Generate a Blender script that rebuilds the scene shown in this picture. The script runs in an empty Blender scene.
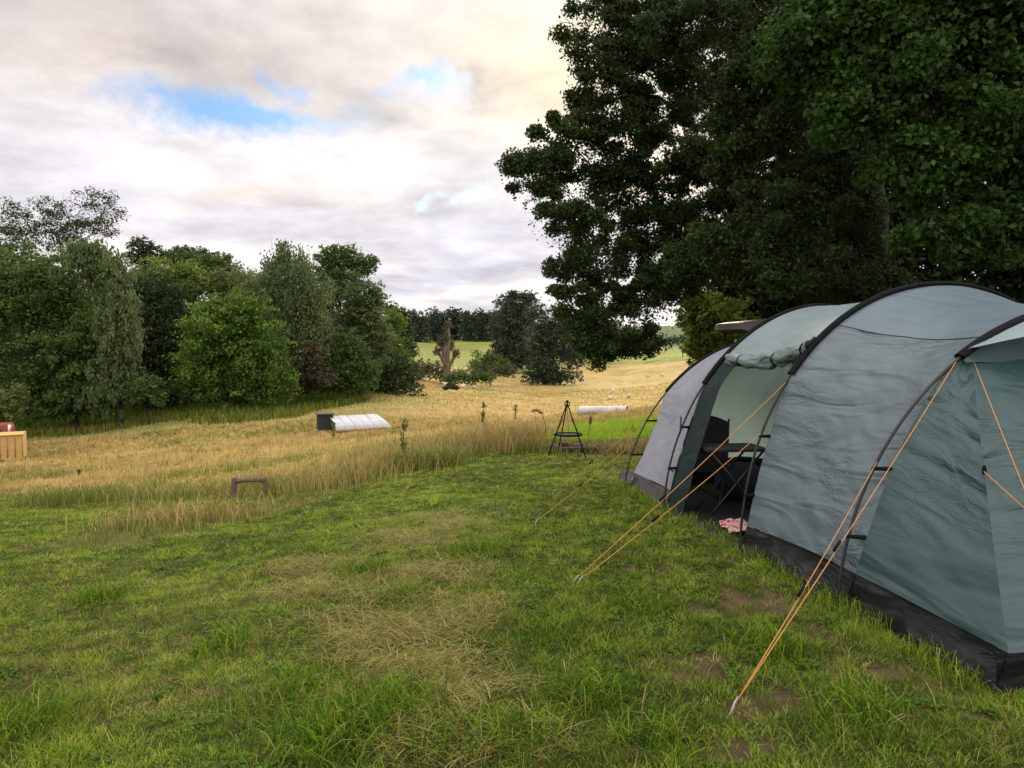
import bpy, math, random
import numpy as np
from mathutils import Vector, Matrix
rng = np.random.default_rng(7)
random.seed(7)
# ------------------------------------------------------------------ camera geometry
F, CX, CY = 740.0, 512.0, 384.0
PITCH = math.atan(39 / 740)
CAM = np.array([0.0, 0.0, 1.6])

def ray(px, py):
    a, b = (px - CX) / F, -(py - CY) / F
    cp, sp = math.cos(PITCH), math.sin(PITCH)
    return np.array([a, cp + b * sp, -sp + b * cp])

def P(px, py, y):
    """world point seen at a place of the photograph, y metres in front"""
    d = ray(px, py)
    return CAM + d * (y / d[1])

# ------------------------------------------------------------------ terrain
def warp(x, y):
    r = np.sqrt(x * x + y * y) + 1e-6
    k = np.log1p(r / 8.0) * 8 / r
    return x * k, y * k

_W = [(0, 0, 0), (4, 0, .12), (-4, 0, -.28), (2.2, 4, 0.0), (3.5, 8, -.08), (8, 10, .1), (12, 25, .3), (30, 60, 1), (50, 120, 4),
      (5, 13, -.25), (0, -10, .1), (-15, -5, -1.2), (15, -5, .8), (0, -60, 0), (-80, -30, -3), (80, -20, 6), (-80, 40, -3), (0, -300, 0), (-300, -100, 0), (300, -100, 12),
      (200, 200, 12), (-300, 200, 22), (-300, 500, 30), (0, 700, 22), (300, 600, 25), (-120, 60, 2)]
_PX = [(0, 600, 5.6), (400, 600, 5.0), (0, 520, 10.0), (250, 498, 13.5), (575, 456, 16), (520, 446, 16.5), (400, 470, 13.8), (625, 489, 9.3),
       (0, 462, 34), (0, 484, 22), (150, 450, 32), (320, 429, 38), (620, 415, 42), (560, 425, 30), (0, 442, 50), (150, 430, 50), (300, 412, 56),
       (400, 393, 90), (450, 391, 120), (595, 398, 122), (550, 377, 185), (640, 369, 200), (655, 350, 260), (720, 345, 300), (430, 366, 190),
       (430, 341, 280), (500, 341, 280), (100, 385, 110), (100, 322, 200), (300, 345, 200), (720, 400, 50), (760, 380, 100)]
_C = [w for w in _W] + [tuple(P(*p)) for p in _PX]
_C = np.array(_C, float)
_cx, _cy = warp(_C[:, 0], _C[:, 1])

def _phi(r2):
    return np.sqrt(r2 + 9.0)

_A = _phi((_cx[:, None] - _cx) ** 2 + (_cy[:, None] - _cy) ** 2) * -1 - 0.02 * np.eye(len(_cx)) * -1
_n = len(_cx)
_M = np.zeros((_n + 3, _n + 3)); _M[:_n, :_n] = _A
_Pm = np.stack([np.ones(_n), _cx, _cy], 1); _M[:_n, _n:] = _Pm; _M[_n:, :_n] = _Pm.T
_w = np.linalg.solve(_M, np.concatenate([_C[:, 2], np.zeros(3)]))

_T = rng.random((256, 256))
def vnoise(x, y):
    x = np.asarray(x, float); y = np.asarray(y, float)
    xi, yi = np.floor(x).astype(int), np.floor(y).astype(int)
    fx, fy = x - xi, y - yi
    fx = fx * fx * (3 - 2 * fx); fy = fy * fy * (3 - 2 * fy)
    a = _T[xi & 255, yi & 255]; b = _T[(xi + 1) & 255, yi & 255]
    c = _T[xi & 255, (yi + 1) & 255]; d = _T[(xi + 1) & 255, (yi + 1) & 255]
    return (a * (1 - fx) + b * fx) * (1 - fy) + (c * (1 - fx) + d * fx) * fy
def fbm(x, y, o=3):
    s, a, t = 0, 1.0, 0
    for i in range(o):
        s = s + a * vnoise(x * 2 ** i + 17.3 * i, y * 2 ** i + 5.1 * i); t += a; a *= .5
    return s / t

def hbase(x, y):
    x = np.atleast_1d(np.asarray(x, float)); y = np.atleast_1d(np.asarray(y, float))
    out = np.empty(x.shape)
    X, Y = warp(x.ravel(), y.ravel()); o = np.empty(X.shape)
    for i in range(0, len(X), 20000):
        xs, ys = X[i:i + 20000], Y[i:i + 20000]
        k = -_phi((xs[:, None] - _cx) ** 2 + (ys[:, None] - _cy) ** 2)
        o[i:i + 20000] = k @ _w[:_n] + _w[_n] + _w[_n + 1] * xs + _w[_n + 2] * ys
    return o.reshape(x.shape)
def hh(x, y):
    x = np.asarray(x, float); y = np.asarray(y, float)
    r = np.sqrt(x * x + y * y)
    return hbase(x, y) + (fbm(x * 1.3 + 40, y * 1.3 + 9, 3) - .5) * .07 + (vnoise(x * .12 + 3, y * .12) - .5) * np.clip((r - 20) / 60, 0, 1) * 1.0
def h1(x, y):
    return float(hh(np.array([x]), np.array([y]))[0])
def G(px, py, dmax=400):
    d = ray(px, py); ys = np.concatenate([np.linspace(2, 30, 800), np.linspace(30, dmax, 2000)])
    pts = CAM[None] + d[None] * (ys / d[1])[:, None]
    z = hbase(pts[:, 0], pts[:, 1]); i = np.argmax(pts[:, 2] < z)
    if pts[i, 2] >= z[i]: return None
    p = pts[i].copy(); p[2] = z[i]
    return p
def proj(p):
    v = np.asarray(p, float) - CAM
    cp, sp = math.cos(PITCH), math.sin(PITCH)
    f = v[1] * cp - v[2] * sp; u = v[1] * sp + v[2] * cp
    return CX + F * v[0] / f, CY - F * u / f
EXPO = 0.35; GD = 1.0; LD = 1.0
# ------------------------------------------------------------------ scene + helpers
sc = bpy.context.scene
COL = sc.collection

def tag(o, label=None, cat=None, group=None, kind=None):
    if label: o['label'] = label
    if cat: o['category'] = cat
    if group: o['group'] = group
    if kind: o['kind'] = kind
    return o
def empty(name, loc=(0, 0, 0), rz=0.0):
    o = bpy.data.objects.new(name, None); COL.objects.link(o)
    o.location = Vector([float(v) for v in loc]); o.rotation_euler = (0, 0, rz); o.empty_display_size = .2
    return o
def mesh_np(name, V, faces, mat, parent=None, smooth=False, attrs=None, uv=None):
    """faces: list of int arrays (n,k). attrs: {name: (domain, values)}"""
    V = np.asarray(V, float)
    me = bpy.data.meshes.new(name)
    me.vertices.add(len(V)); me.vertices.foreach_set('co', V.astype(np.float32).ravel())
    fl = [np.asarray(f, np.int32) for f in faces if len(f)]
    idx = np.concatenate([f.ravel() for f in fl])
    tot = np.concatenate([np.full(len(f), f.shape[1], np.int32) for f in fl])
    st = np.concatenate([[0], np.cumsum(tot)[:-1]]).astype(np.int32)
    me.loops.add(len(idx)); me.loops.foreach_set('vertex_index', idx)
    me.polygons.add(len(tot)); me.polygons.foreach_set('loop_start', st); me.polygons.foreach_set('loop_total', tot)
    if smooth: me.polygons.foreach_set('use_smooth', np.ones(len(tot), bool))
    me.update(calc_edges=True)
    if attrs:
        for k, (dom, val) in attrs.items():
            val = np.asarray(val, np.float32)
            if val.ndim == 2:
                a = me.attributes.new(k, 'FLOAT_COLOR', dom)
                a.data.foreach_set('color', np.concatenate([val, np.ones((len(val), 1), np.float32)], 1).ravel())
            else:
                a = me.attributes.new(k, 'FLOAT', dom); a.data.foreach_set('value', val)
    if uv is not None:
        l = me.uv_layers.new(name='UVMap'); l.data.foreach_set('uv', np.asarray(uv, np.float32)[idx].ravel())
    if mat: me.materials.append(mat)
    o = bpy.data.objects.new(name, me); COL.objects.link(o)
    if parent: o.parent = parent
    return o
class MB:
    def __init__(s): s.V = []; s.Q = []; s.T = []; s.n = 0
    def add(s, V, Q=(), T=()):
        V = np.asarray(V, float)
        if len(Q): s.Q.append(np.asarray(Q, int) + s.n)
        if len(T): s.T.append(np.asarray(T, int) + s.n)
        s.V.append(V); s.n += len(V); return s
    def tube(s, pts, r, k=8, cap=True, sq=None):
        pts = np.asarray(pts, float); n = len(pts)
        r = np.broadcast_to(np.asarray(r, float), (n,))
        tn = np.gradient(pts, axis=0); tn /= np.linalg.norm(tn, axis=1)[:, None] + 1e-9
        up = np.array([0, 0, 1.0]) if abs(tn[0, 2]) < .9 else np.array([1.0, 0, 0])
        V = []
        u = np.cross(tn[0], up); u /= np.linalg.norm(u)
        for i in range(n):
            u = u - tn[i] * (u @ tn[i]); u /= np.linalg.norm(u) + 1e-9
            w = np.cross(tn[i], u); a = np.arange(k) * 2 * math.pi / k
            V.append(pts[i] + r[i] * (np.cos(a)[:, None] * u + np.sin(a)[:, None] * w))
        V = np.concatenate(V); Q = []
        i = np.arange(n - 1)[:, None] * k; j = np.arange(k)[None]
        Q = np.stack([i + j, i + (j + 1) % k, i + k + (j + 1) % k, i + k + j], -1).reshape(-1, 4)
        T = []
        if cap:
            V = np.concatenate([V, pts[:1], pts[-1:]]); c0, c1 = n * k, n * k + 1
            T = [(c0, (q + 1) % k, q) for q in range(k)] + [(c1, (n - 1) * k + q, (n - 1) * k + (q + 1) % k) for q in range(k)]
        return s.add(V, Q, T)
    def box(s, c, size, rot=None, bev=0.0):
        c = np.asarray(c, float); h = np.asarray(size, float) / 2
        b = min(bev, h.min() * .9)
        if b <= 0:
            V = np.array([(x, y, z) for x in (-1, 1) for y in (-1, 1) for z in (-1, 1)], float) * h
            Q = [(0, 1, 3, 2), (4, 6, 7, 5), (0, 4, 5, 1), (2, 3, 7, 6), (0, 2, 6, 4), (1, 5, 7, 3)]
            T = []
        else:
            import bmesh
            bm = bmesh.new(); bmesh.ops.create_cube(bm, size=1)
            for v in bm.verts: v.co = Vector((v.co.x * 2 * h[0], v.co.y * 2 * h[1], v.co.z * 2 * h[2]))
            bmesh.ops.bevel(bm, geom=bm.edges[:], offset=b, segments=2, affect='EDGES')
            bmesh.ops.triangulate(bm, faces=bm.faces[:])
            bm.verts.index_update()
            V = np.array([v.co[:] for v in bm.verts]); Q = []; T = [[v.index for v in f.verts] for f in bm.faces]; bm.free()
        if rot is not None: V = V @ np.array(Matrix(rot)).T if not isinstance(rot, (int, float)) else V @ np.array(Matrix.Rotation(rot, 3, 'Z')).T
        return s.add(V + c, Q, T)
    def ell(s, c, r, nu=12, nv=8, noise=0.0, rot=None):
        V = []
        for i in range(nv + 1):
            t = math.pi * i / nv
            for j in range(nu):
                p = 2 * math.pi * j / nu
                V.append((math.sin(t) * math.cos(p), math.sin(t) * math.sin(p), math.cos(t)))
        V = np.array(V) * np.asarray(r, float)
        if noise: V *= 1 + (rng.random((nv + 1) * nu)[:, None] - .5) * noise
        if rot is not None: V = V @ np.array(rot).T
        i = np.arange(nv)[:, None] * nu; j = np.arange(nu)[None]
        Q = np.stack([i + j, i + nu + j, i + nu + (j + 1) % nu, i + (j + 1) % nu], -1).reshape(-1, 4)
        return s.add(V + np.asarray(c, float), Q)
    def grid(s, A):
        """A: (n,m,3) grid of points"""
        A = np.asarray(A, float); n, m = A.shape[:2]
        i = np.arange(n - 1)[:, None] * m; j = np.arange(m - 1)[None]
        Q = np.stack([i + j, i + m + j, i + m + j + 1, i + j + 1], -1).reshape(-1, 4)
        return s.add(A.reshape(-1, 3), Q)
    def build(s, name, mat, parent=None, smooth=True, auto=None, label=None):
        o = mesh_np(name, np.concatenate(s.V), ([np.concatenate(s.Q)] if s.Q else []) + ([np.concatenate(s.T)] if s.T else []), mat, parent, smooth)
        if auto:
            try: o.data.set_sharp_from_angle(angle=math.radians(auto))
            except Exception: pass
        if label: o['label'] = label
        return o
def rotm(ax, deg): return np.array(Matrix.Rotation(math.radians(deg), 3, ax))

# ------------------------------------------------------------------ materials
def nodes(name):
    m = bpy.data.materials.new(name); m.use_nodes = True
    nt = m.node_tree; nt.nodes.clear()
    def N(t, **k):
        n = nt.nodes.new(t)
        for a, b in k.items():
            if a == 'ins':
                for q, v in b.items():
                    if hasattr(v, 'type') and hasattr(v, 'is_output'): nt.links.new(v, n.inputs[q])
                    else: n.inputs[q].default_value = v
            else: setattr(n, a, b)
        return n
    return m, nt, N
def ramp(N, fac, stops):
    r = N('ShaderNodeValToRGB', ins={0: fac}); e = r.color_ramp.elements
    while len(e) < len(stops): e.new(.5)
    for q, (p, c) in zip(e, stops): q.position = p; q.color = (*c, 1) if len(c) == 3 else c
    return r.outputs[0]
def mixc(N, f, a, b, bt='MIX'):
    n = N('ShaderNodeMix', data_type='RGBA', blend_type=bt)
    for q, v in ((0, f), (6, a), (7, b)):
        if hasattr(v, 'is_output'): n.id_data.links.new(v, n.inputs[q])
        elif isinstance(v, (int, float)): n.inputs[q].default_value = v
        else: n.inputs[q].default_value = (*v, 1)
    return n.outputs[2]
def simple(name, col, rough=.8, metal=0, var=.25, scale=8.0, bump=.0, bscale=60.0, spec=.5, sss=0, stretch=(1, 1, 1), coat=0):
    m, nt, N = nodes(name)
    tc = N('ShaderNodeTexCoord'); mp = N('ShaderNodeMapping', ins={0: tc.outputs['Object'], 'Scale': stretch})
    nz = N('ShaderNodeTexNoise', ins={'Vector': mp.outputs[0], 'Scale': scale, 'Detail': 6.0, 'Roughness': .6})
    c = np.array(col)
    col_o = ramp(N, nz.outputs[0], [(.25, tuple(c * (1 - var))), (.75, tuple(np.minimum(c * (1 + var), 1)))])
    b = N('ShaderNodeBsdfPrincipled', ins={'Base Color': col_o, 'Roughness': rough, 'Metallic': metal, 'Specular IOR Level': spec, 'Coat Weight': coat})
    if bump:
        n2 = N('ShaderNodeTexNoise', ins={'Vector': mp.outputs[0], 'Scale': bscale, 'Detail': 4.0})
        bp = N('ShaderNodeBump', ins={'Height': n2.outputs[0], 'Strength': bump, 'Distance': .02}); nt.links.new(bp.outputs[0], b.inputs['Normal'])
    o = N('ShaderNodeOutputMaterial', ins={0: b.outputs[0]})
    return m
def leafmat(name, dark, light, trans=.35, rough=.6, spec=.14, tcol=None, hv=.5):
    m, nt, N = nodes(name)
    at = N('ShaderNodeAttribute', attribute_name='rnd'); oi = N('ShaderNodeObjectInfo')
    geo = N('ShaderNodeNewGeometry')
    nz = N('ShaderNodeTexNoise', ins={'Vector': geo.outputs['Position'], 'Scale': hv, 'Detail': 3.0})
    mx = N('ShaderNodeMath', operation='MULTIPLY_ADD', ins={0: nz.outputs[0], 1: .9, 2: -.25})
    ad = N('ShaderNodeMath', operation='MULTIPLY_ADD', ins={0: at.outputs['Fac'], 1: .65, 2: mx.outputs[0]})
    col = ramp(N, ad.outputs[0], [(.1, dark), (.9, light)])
    b = N('ShaderNodeBsdfPrincipled', ins={'Base Color': col, 'Roughness': rough, 'Specular IOR Level': spec})
    t = N('ShaderNodeBsdfTranslucent', ins={'Color': mixc(N, .5, col, tcol or tuple(np.array(light) * 1.2))})
    mx2 = N('ShaderNodeMixShader', ins={0: trans, 1: b.outputs[0], 2: t.outputs[0]})
    N('ShaderNodeOutputMaterial', ins={0: mx2.outputs[0]})
    return m
M = {}
M['bark'] = simple('bark_dark', (.03, .025, .02), .95, scale=5, bump=.8, bscale=14, stretch=(3, 3, .6))
M['bark_pale'] = simple('bark_pale', (.2, .18, .15), .95, scale=5, bump=.6, bscale=10, stretch=(3, 3, .6))
M['oak'] = leafmat('oak_leaf', (.018, .034, .011), (.055, .09, .024), .22, hv=1.2)
M['broad'] = leafmat('broad_leaf', (.02, .045, .011), (.06, .12, .024), .24, hv=1.2)
M['hedge'] = leafmat('hedge_leaf', (.012, .024, .008), (.035, .06, .018), .2, hv=1)
M['bright'] = leafmat('bright_leaf', (.07, .12, .022), (.21, .28, .055), .4, hv=1)
M['dense'] = leafmat('dense_leaf', (.03, .066, .02), (.12, .19, .048), .25, hv=.3)
M['olive'] = leafmat('olive_leaf', (.06, .085, .028), (.19, .23, .075), .3, hv=.3)
M['grey'] = leafmat('greygreen_leaf', (.045, .08, .032), (.155, .215, .085), .3, hv=.3)
M['chest'] = leafmat('chestnut_leaf', (.03, .08, .016), (.17, .27, .045), .3, hv=.3)
M['lime'] = leafmat('lime_leaf', (.09, .14, .028), (.22, .29, .06), .35, hv=.3)
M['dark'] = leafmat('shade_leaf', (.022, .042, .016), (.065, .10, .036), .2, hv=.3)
M['far'] = leafmat('far_leaf', (.03, .048, .032), (.07, .1, .06), .2, hv=.15)
M['bramble'] = leafmat('bramble_leaf', (.05, .055, .03), (.13, .12, .07), .2, hv=.8)

# ------------------------------------------------------------------ foliage
def fib(n):
    i = np.arange(n) + .5; ph = np.arccos(1 - 2 * i / n); th = math.pi * (1 + 5 ** .5) * i
    return np.stack([np.cos(th) * np.sin(ph), np.sin(th) * np.sin(ph), np.cos(ph)], 1)
def unit(v): return v / (np.linalg.norm(v, axis=-1, keepdims=True) + 1e-9)
def leaves(name, centers, rad, n, size, mat, parent, style='ball', core=.15, ecc=.55, flat=.35, clump=None, up=.5, loose=.12, kd=4.5):
    """centers (k,3), rad (k,3): lobes.  n leaves in all, as folded leaf faces gathered in clumps on and in the lobes"""
    centers = np.asarray(centers, float); rad = np.asarray(rad, float)
    w = rad.prod(1) ** (2 / 3); w /= w.sum()
    L = []; R2 = []
    for c, r, ww in zip(centers, rad, w):
        lt = rng.uniform(-.16, .16)
        m = int(n * ww) + 1; rm = r.mean()
        cl = clump if clump else rm * .23
        kc = max(10, int(kd * (rm / cl) ** 2))
        d = unit(rng.normal(size=(kc, 3)))
        rr = rng.uniform(.5, 1.14, kc) ** .8
        rr[rng.random(kc) < .25] *= .6
        cc = c + d * r * rr[:, None]
        tone = rng.uniform(-.25, .25, kc) + lt
        q = rng.integers(0, kc, m)
        g = rng.normal(size=(m, 3)); g = unit(g) * (rng.random(m)[:, None] ** .62)
        sz = cl * rng.uniform(.6, 1.25, kc)
        off = g * sz[q][:, None] * np.array([1.05, 1.05, .68])
        if style == 'weep':
            off = g * sz[q][:, None] * np.array([.8, .8, .6])
            off[:, 2] -= rng.random(m) ** .8 * sz[q] * 1.9
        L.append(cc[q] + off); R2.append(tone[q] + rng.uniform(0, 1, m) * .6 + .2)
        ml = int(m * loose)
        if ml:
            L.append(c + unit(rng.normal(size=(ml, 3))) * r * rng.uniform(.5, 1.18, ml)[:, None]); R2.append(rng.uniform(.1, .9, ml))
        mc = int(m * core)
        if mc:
            L.append(c + unit(rng.normal(size=(mc, 3))) * r * (rng.random(mc)[:, None] ** .5) * .7); R2.append(rng.uniform(0, .3, mc))  # inner leaves coloured darker, shade inside the crown put into their tone
    Pn = np.concatenate(L); rnd = np.concatenate(R2); m = len(Pn)
    nrm = unit(rng.normal(size=(m, 3)) + np.array([0, 0, up]))
    a = unit(np.cross(nrm, unit(rng.normal(size=(m, 3)))))
    if style == 'weep':
        a = unit(a * .5 + np.array([0, 0, -1.0])); 
    b = unit(np.cross(nrm, a)); nrm = np.cross(a, b)
    s = size * rng.uniform(.6, 1.35, m)[:, None]
    V = np.stack([Pn - a * s * .5, Pn + b * s * ecc * .5 + nrm * s * .1, Pn + a * s * .5, Pn - b * s * ecc * .5 + nrm * s * .1], 1).reshape(-1, 3)
    i = np.arange(m)[:, None] * 4
    T = np.concatenate([i + [0, 1, 2], i + [0, 2, 3]], 1).reshape(-1, 3)
    return mesh_np(name, V, [T], mat, parent, False, {'rnd': ('FACE', np.repeat(rnd, 2))})
def bend(a, b, n=7, k=.15, up=.0):
    a = np.asarray(a, float); b = np.asarray(b, float); t = np.linspace(0, 1, n)[:, None]
    L = np.linalg.norm(b - a); o = rng.normal(size=3) * k * L
    p = a + (b - a) * t + np.sin(t * math.pi) * (o * .5 + np.array([0, 0, up * L]))
    p[1:-1] += rng.normal(size=(n - 2, 3)) * L * k * .12
    return p
def tree(name, label, base, centers, rad, n, size, mat, bark='bark', trunk_r=.2, style='ball', group=None, cat='tree', twigs=6, core=.15, lean=(0, 0), trunk_top=None, clump=None, ecc=.55, stems=1, twig_r=.02, limb_k=.3, kd=4.5, loose=.12):
    base = np.asarray(base, float); centers = np.asarray(centers, float); rad = np.asarray(rad, float)
    root = empty(name, base); tag(root, label, cat, group)
    C_ = centers - base
    tt = trunk_top if trunk_top is not None else C_[:, 2].mean()
    mb = MB(); top = np.array([C_[:, 0].mean() * .6 + lean[0], C_[:, 1].mean() * .6 + lean[1], tt])
    tp = bend((0, 0, -.3), top, 9, .06); mb.tube(tp, np.linspace(trunk_r, trunk_r * .45, 9) * (1 + .35 * np.exp(-np.arange(9) * 1.4)), 10)
    mb.build('trunk', M[bark], root)
    lb = MB()
    np_ = [(tp[j], trunk_r * .75 * (1 - j * .05)) for j in range(3, 9)]
    dist = np.linalg.norm(C_[:, None] - tp[None, 3:], axis=2).min(1)
    for c, r in [(C_[i], rad[i]) for i in np.argsort(dist)]:
        pts_ = np.array([p for p, _ in np_]); rs_ = np.array([q for _, q in np_])
        dd = np.linalg.norm(pts_ - c, axis=1) * (1 + .6 * np.clip(pts_[:, 2] - c[2] * .9, 0, 5) / 5) + .02 / rs_
        j = int(np.argmin(dd)); st = pts_[j]; r0 = min(rs_[j] * .8, trunk_r * limb_k * 1.6)
        e = bend(st, c, 9, .14, .05); er = np.linspace(r0, max(r0 * .3, twig_r), 9); lb.tube(e, er, 7)
        np_ += [(e[i], er[i]) for i in range(2, 9)]
        for d in fib(twigs) if twigs else ():
            d = unit(d + rng.normal(size=3) * .4)
            s0 = e[rng.integers(3, 7)]; t_ = bend(s0, c + d * r * .9, 6, .15, .04); lb.tube(t_, np.linspace(min(r0 * .25, twig_r * 2), twig_r * .3, 6), 5, cap=False)
            for _ in range(4):
                s1 = t_[rng.integers(1, 6)]; lb.tube(bend(s1, s1 + unit(d + rng.normal(size=3) * .9) * r.mean() * rng.uniform(.25, .6), 5, .22), np.linspace(twig_r * .7, twig_r * .15, 5), 3, cap=False)
    if twigs: lb.build('limb', M[bark], root)
    leaves('crown', C_, rad, n, size, M[mat], root, style, core, clump=clump, ecc=ecc, kd=kd, loose=loose)
    return root
def ptree(name, label, d, bpx, lobes, n, size, mat, **k):
    """lobes: (px, py, rx_px, ry_px[, extra depth]) as seen in the photograph at depth d; built at real size and distance"""
    g = np.array([(bpx - CX) / F * d, d, 0.0]); g[2] = h1(g[0], g[1])
    cs, rs = [], []
    for l in lobes:
        dd = d + (l[4] if len(l) > 4 else 0)
        cs.append(P(l[0], l[1], dd)); rx, rz = l[2] / F * dd, l[3] / F * dd
        rs.append((rx, (rx + rz) / 2 * .9, rz))
    return tree(name, label, g, cs, rs, n, size, M and mat, **k)
# ------------------------------------------------------------------ the tunnel tent: numbers of its plan
HOOPS = {'A': (G(625, 489), 3.2, 1.85, 1.7), 'B': (G(664, 511), 3.4, 2.14, 1.85), 'C': (G(740, 553), 3.4, 2.14, 2.05), 'D': (G(838, 607), 3.4, 1.87, 1.9)}
AX = np.array([-.137, .9906, 0]); RT = np.array([.9906, .137, 0])
def tent_inside(x, y):
    px, py = x - HOOPS['D'][0][0], y - HOOPS['D'][0][1]
    s = px * AX[0] + py * AX[1]; t = px * RT[0] + py * RT[1]
    return (s > -1.05) & (s < 5.9) & (t > .05) & (t < 3.5)
# ------------------------------------------------------------------ world: broken cloud, sun low behind it, ahead and a little to the right
SUN_AZ, SUN_EL = math.radians(8), math.radians(19)
def azel(px, py):
    d = ray(px, py); d /= np.linalg.norm(d); return math.atan2(d[0], d[1]), math.asin(d[2])
w = bpy.data.worlds.new('World'); sc.world = w; w.use_nodes = True
nt = w.node_tree; nt.nodes.clear()
def N(t, **k):
    n = nt.nodes.new(t)
    for a, b in k.items():
        if a == 'ins':
            for q, v in b.items():
                if hasattr(v, 'is_output'): nt.links.new(v, n.inputs[q])
                else: n.inputs[q].default_value = v
        else: setattr(n, a, b)
    return n
def mth(op, a, b=0.0, c=0.0, clamp=False):
    n = N('ShaderNodeMath', operation=op, ins={0: a, 1: b, 2: c}); n.use_clamp = clamp; return n.outputs[0]
tc = N('ShaderNodeTexCoord'); nrm_ = N('ShaderNodeVectorMath', operation='NORMALIZE', ins={0: tc.outputs['Generated']})
sp = N('ShaderNodeSeparateXYZ', ins={0: nrm_.outputs[0]}); X, Y, Z = sp.outputs
Zc = mth('MAXIMUM', Z, 0.0)
den = mth('ADD', Zc, .16)
cl = N('ShaderNodeCombineXYZ', ins={0: mth('DIVIDE', X, den), 1: mth('DIVIDE', Y, den), 2: 0.0}).outputs[0]
def noise(vec, scale, detail=6, rough=.55, dist=0.0, off=(0, 0, 0), sc_=(1, 1, 1)):
    mp = N('ShaderNodeMapping', ins={0: vec, 'Location': off, 'Scale': sc_})
    return N('ShaderNodeTexNoise', ins={'Vector': mp.outputs[0], 'Scale': scale, 'Detail': float(detail), 'Roughness': rough, 'Distortion': dist}).outputs
nzA = noise(cl, 1.1, 9, .58, .12)[0]
nzB = noise(cl, .45, 6, .5, .4, (3, 7, 0))[0]
wob = noise(nrm_.outputs[0], 5.0, 6, .6, 0, (1, 2, 3))
ws = N('ShaderNodeSeparateColor', ins={0: wob[1]})
az = mth('ADD', mth('ARCTAN2', X, Y), mth('MULTIPLY', mth('SUBTRACT', ws.outputs[0], .5), .42))
el = mth('ADD', mth('ARCSINE', Z), mth('MULTIPLY', mth('SUBTRACT', ws.outputs[1], .5), .22))
def blob(px, py, rx, ry, soft=1.0, amp=1.0):
    a0, e0 = azel(px, py); ra, re = rx / F, ry / F
    dx = mth('DIVIDE', mth('SUBTRACT', az, a0), ra); dy = mth('DIVIDE', mth('SUBTRACT', el, e0), re)
    r2 = mth('ADD', mth('MULTIPLY', dx, dx), mth('MULTIPLY', dy, dy))
    g = mth('POWER', 2.718, mth('MULTIPLY', r2, -soft))
    return mth('MULTIPLY', g, amp)
def mixw(f, a, b):
    n = N('ShaderNodeMix', data_type='RGBA')
    for q, v in ((0, f), (6, a), (7, b)):
        if hasattr(v, 'is_output'): nt.links.new(v, n.inputs[q])
        elif isinstance(v, (int, float)): n.inputs[q].default_value = v
        else: n.inputs[q].default_value = (*v, 1)
    return n.outputs[2]
rp = N('ShaderNodeValToRGB', ins={0: nzA}); e = rp.color_ramp.elements
e[0].position = .34; e[0].color = (.76, .735, .79, 1); e[1].position = .66; e[1].color = (1.10, 1.01, .96, 1)
q = e.new(.5); q.color = (.96, .90, .89, 1)
c = rp.outputs[0]
elev = mth('MULTIPLY', mth('SUBTRACT', el, .18), 2.6, 0, True)
c = mixw(mth('MULTIPLY', elev, .55), c, (.92, .81, .69))                       # warm high cloud
c = mixw(blob(150, 45, 90, 55, 1, .55), c, (.42, .40, .40))
c = mixw(blob(40, 40, 60, 60, 1, .35), c, (.85, .66, .55))
c = mixw(blob(60, 150, 200, 50, 1, .6), c, (.86, .85, .94))
c = mixw(blob(230, 215, 200, 28, 1, .55), c, (.72, .72, .84))
c = mixw(blob(480, 255, 120, 34, 1, .6), c, (.70, .70, .84))
c = mixw(blob(300, 80, 120, 40, 1, .5), c, (.86, .75, .70))
c = mixw(blob(400, 165, 120, 42, 1, .75), c, (1.05, 1.02, 1.02))
c = mixw(blob(330, 190, 80, 26, 1, .5), c, (1.05, .95, .88))
c = mixw(blob(215, 185, 70, 12, 1, .5), c, (.95, .78, .66))
c = mixw(blob(500, 75, 95, 45, 1, .65), c, (1.15, 1.0, .76))
c = mixw(blob(550, 65, 60, 55, 1, 1.0), c, (1.25, 1.1, .82))
c = mixw(blob(445, 98, 24, 17, 1.5, .7), c, (.70, .63, .57))
c = mixw(blob(640, 165, 60, 50, 1, .9), c, (1.5, 1.25, .95))
c = mixw(blob(440, 285, 90, 12, 1, .5), c, (.75, .76, .92))
nzC = noise(cl, 3.0, 9, .58, .15, (5, 1, 0))[0]
brk = mth('ADD', mth('MULTIPLY_ADD', nzA, .9, .10), mth('MULTIPLY', nzC, .95)); hi = mth('ADD', mth('MULTIPLY_ADD', mth('MAXIMUM', mth('SUBTRACT', Zc, .42), 0.0), 2.2, .78), mth('MULTIPLY', mth('MAXIMUM', mth('SUBTRACT', .1, Y), 0.0), .55))  # unseen sky overhead and behind the camera brightened to lift the ground light
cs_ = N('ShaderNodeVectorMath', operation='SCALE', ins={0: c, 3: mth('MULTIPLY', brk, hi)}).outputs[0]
sky = N('ShaderNodeTexSky', sky_type='NISHITA', sun_disc=False, sun_elevation=SUN_EL, sun_rotation=SUN_AZ, air_density=1.3, dust_density=.6, ozone_density=2.5)
gap = blob(215, 116, 112, 20, 1.1, 1.1)
gap = mth('MAXIMUM', gap, blob(400, 97, 34, 14, 1.2, .8)); gap = mth('MAXIMUM', gap, blob(285, 78, 26, 14, 1.2, .5))
gap = mth('MAXIMUM', gap, blob(452, 205, 26, 9, 1.2, .7)); gap = mth('MAXIMUM', gap, blob(430, 155, 30, 14, 1.2, .3))
far_gap = mth('MULTIPLY', mth('SUBTRACT', nzB, .6), 5.0, 0, True)
front = mth('MULTIPLY', mth('SUBTRACT', .75, Y), 4.0, 0, True)
gap = mth('MAXIMUM', gap, mth('MULTIPLY', far_gap, mth('MULTIPLY', front, .8)))
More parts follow.
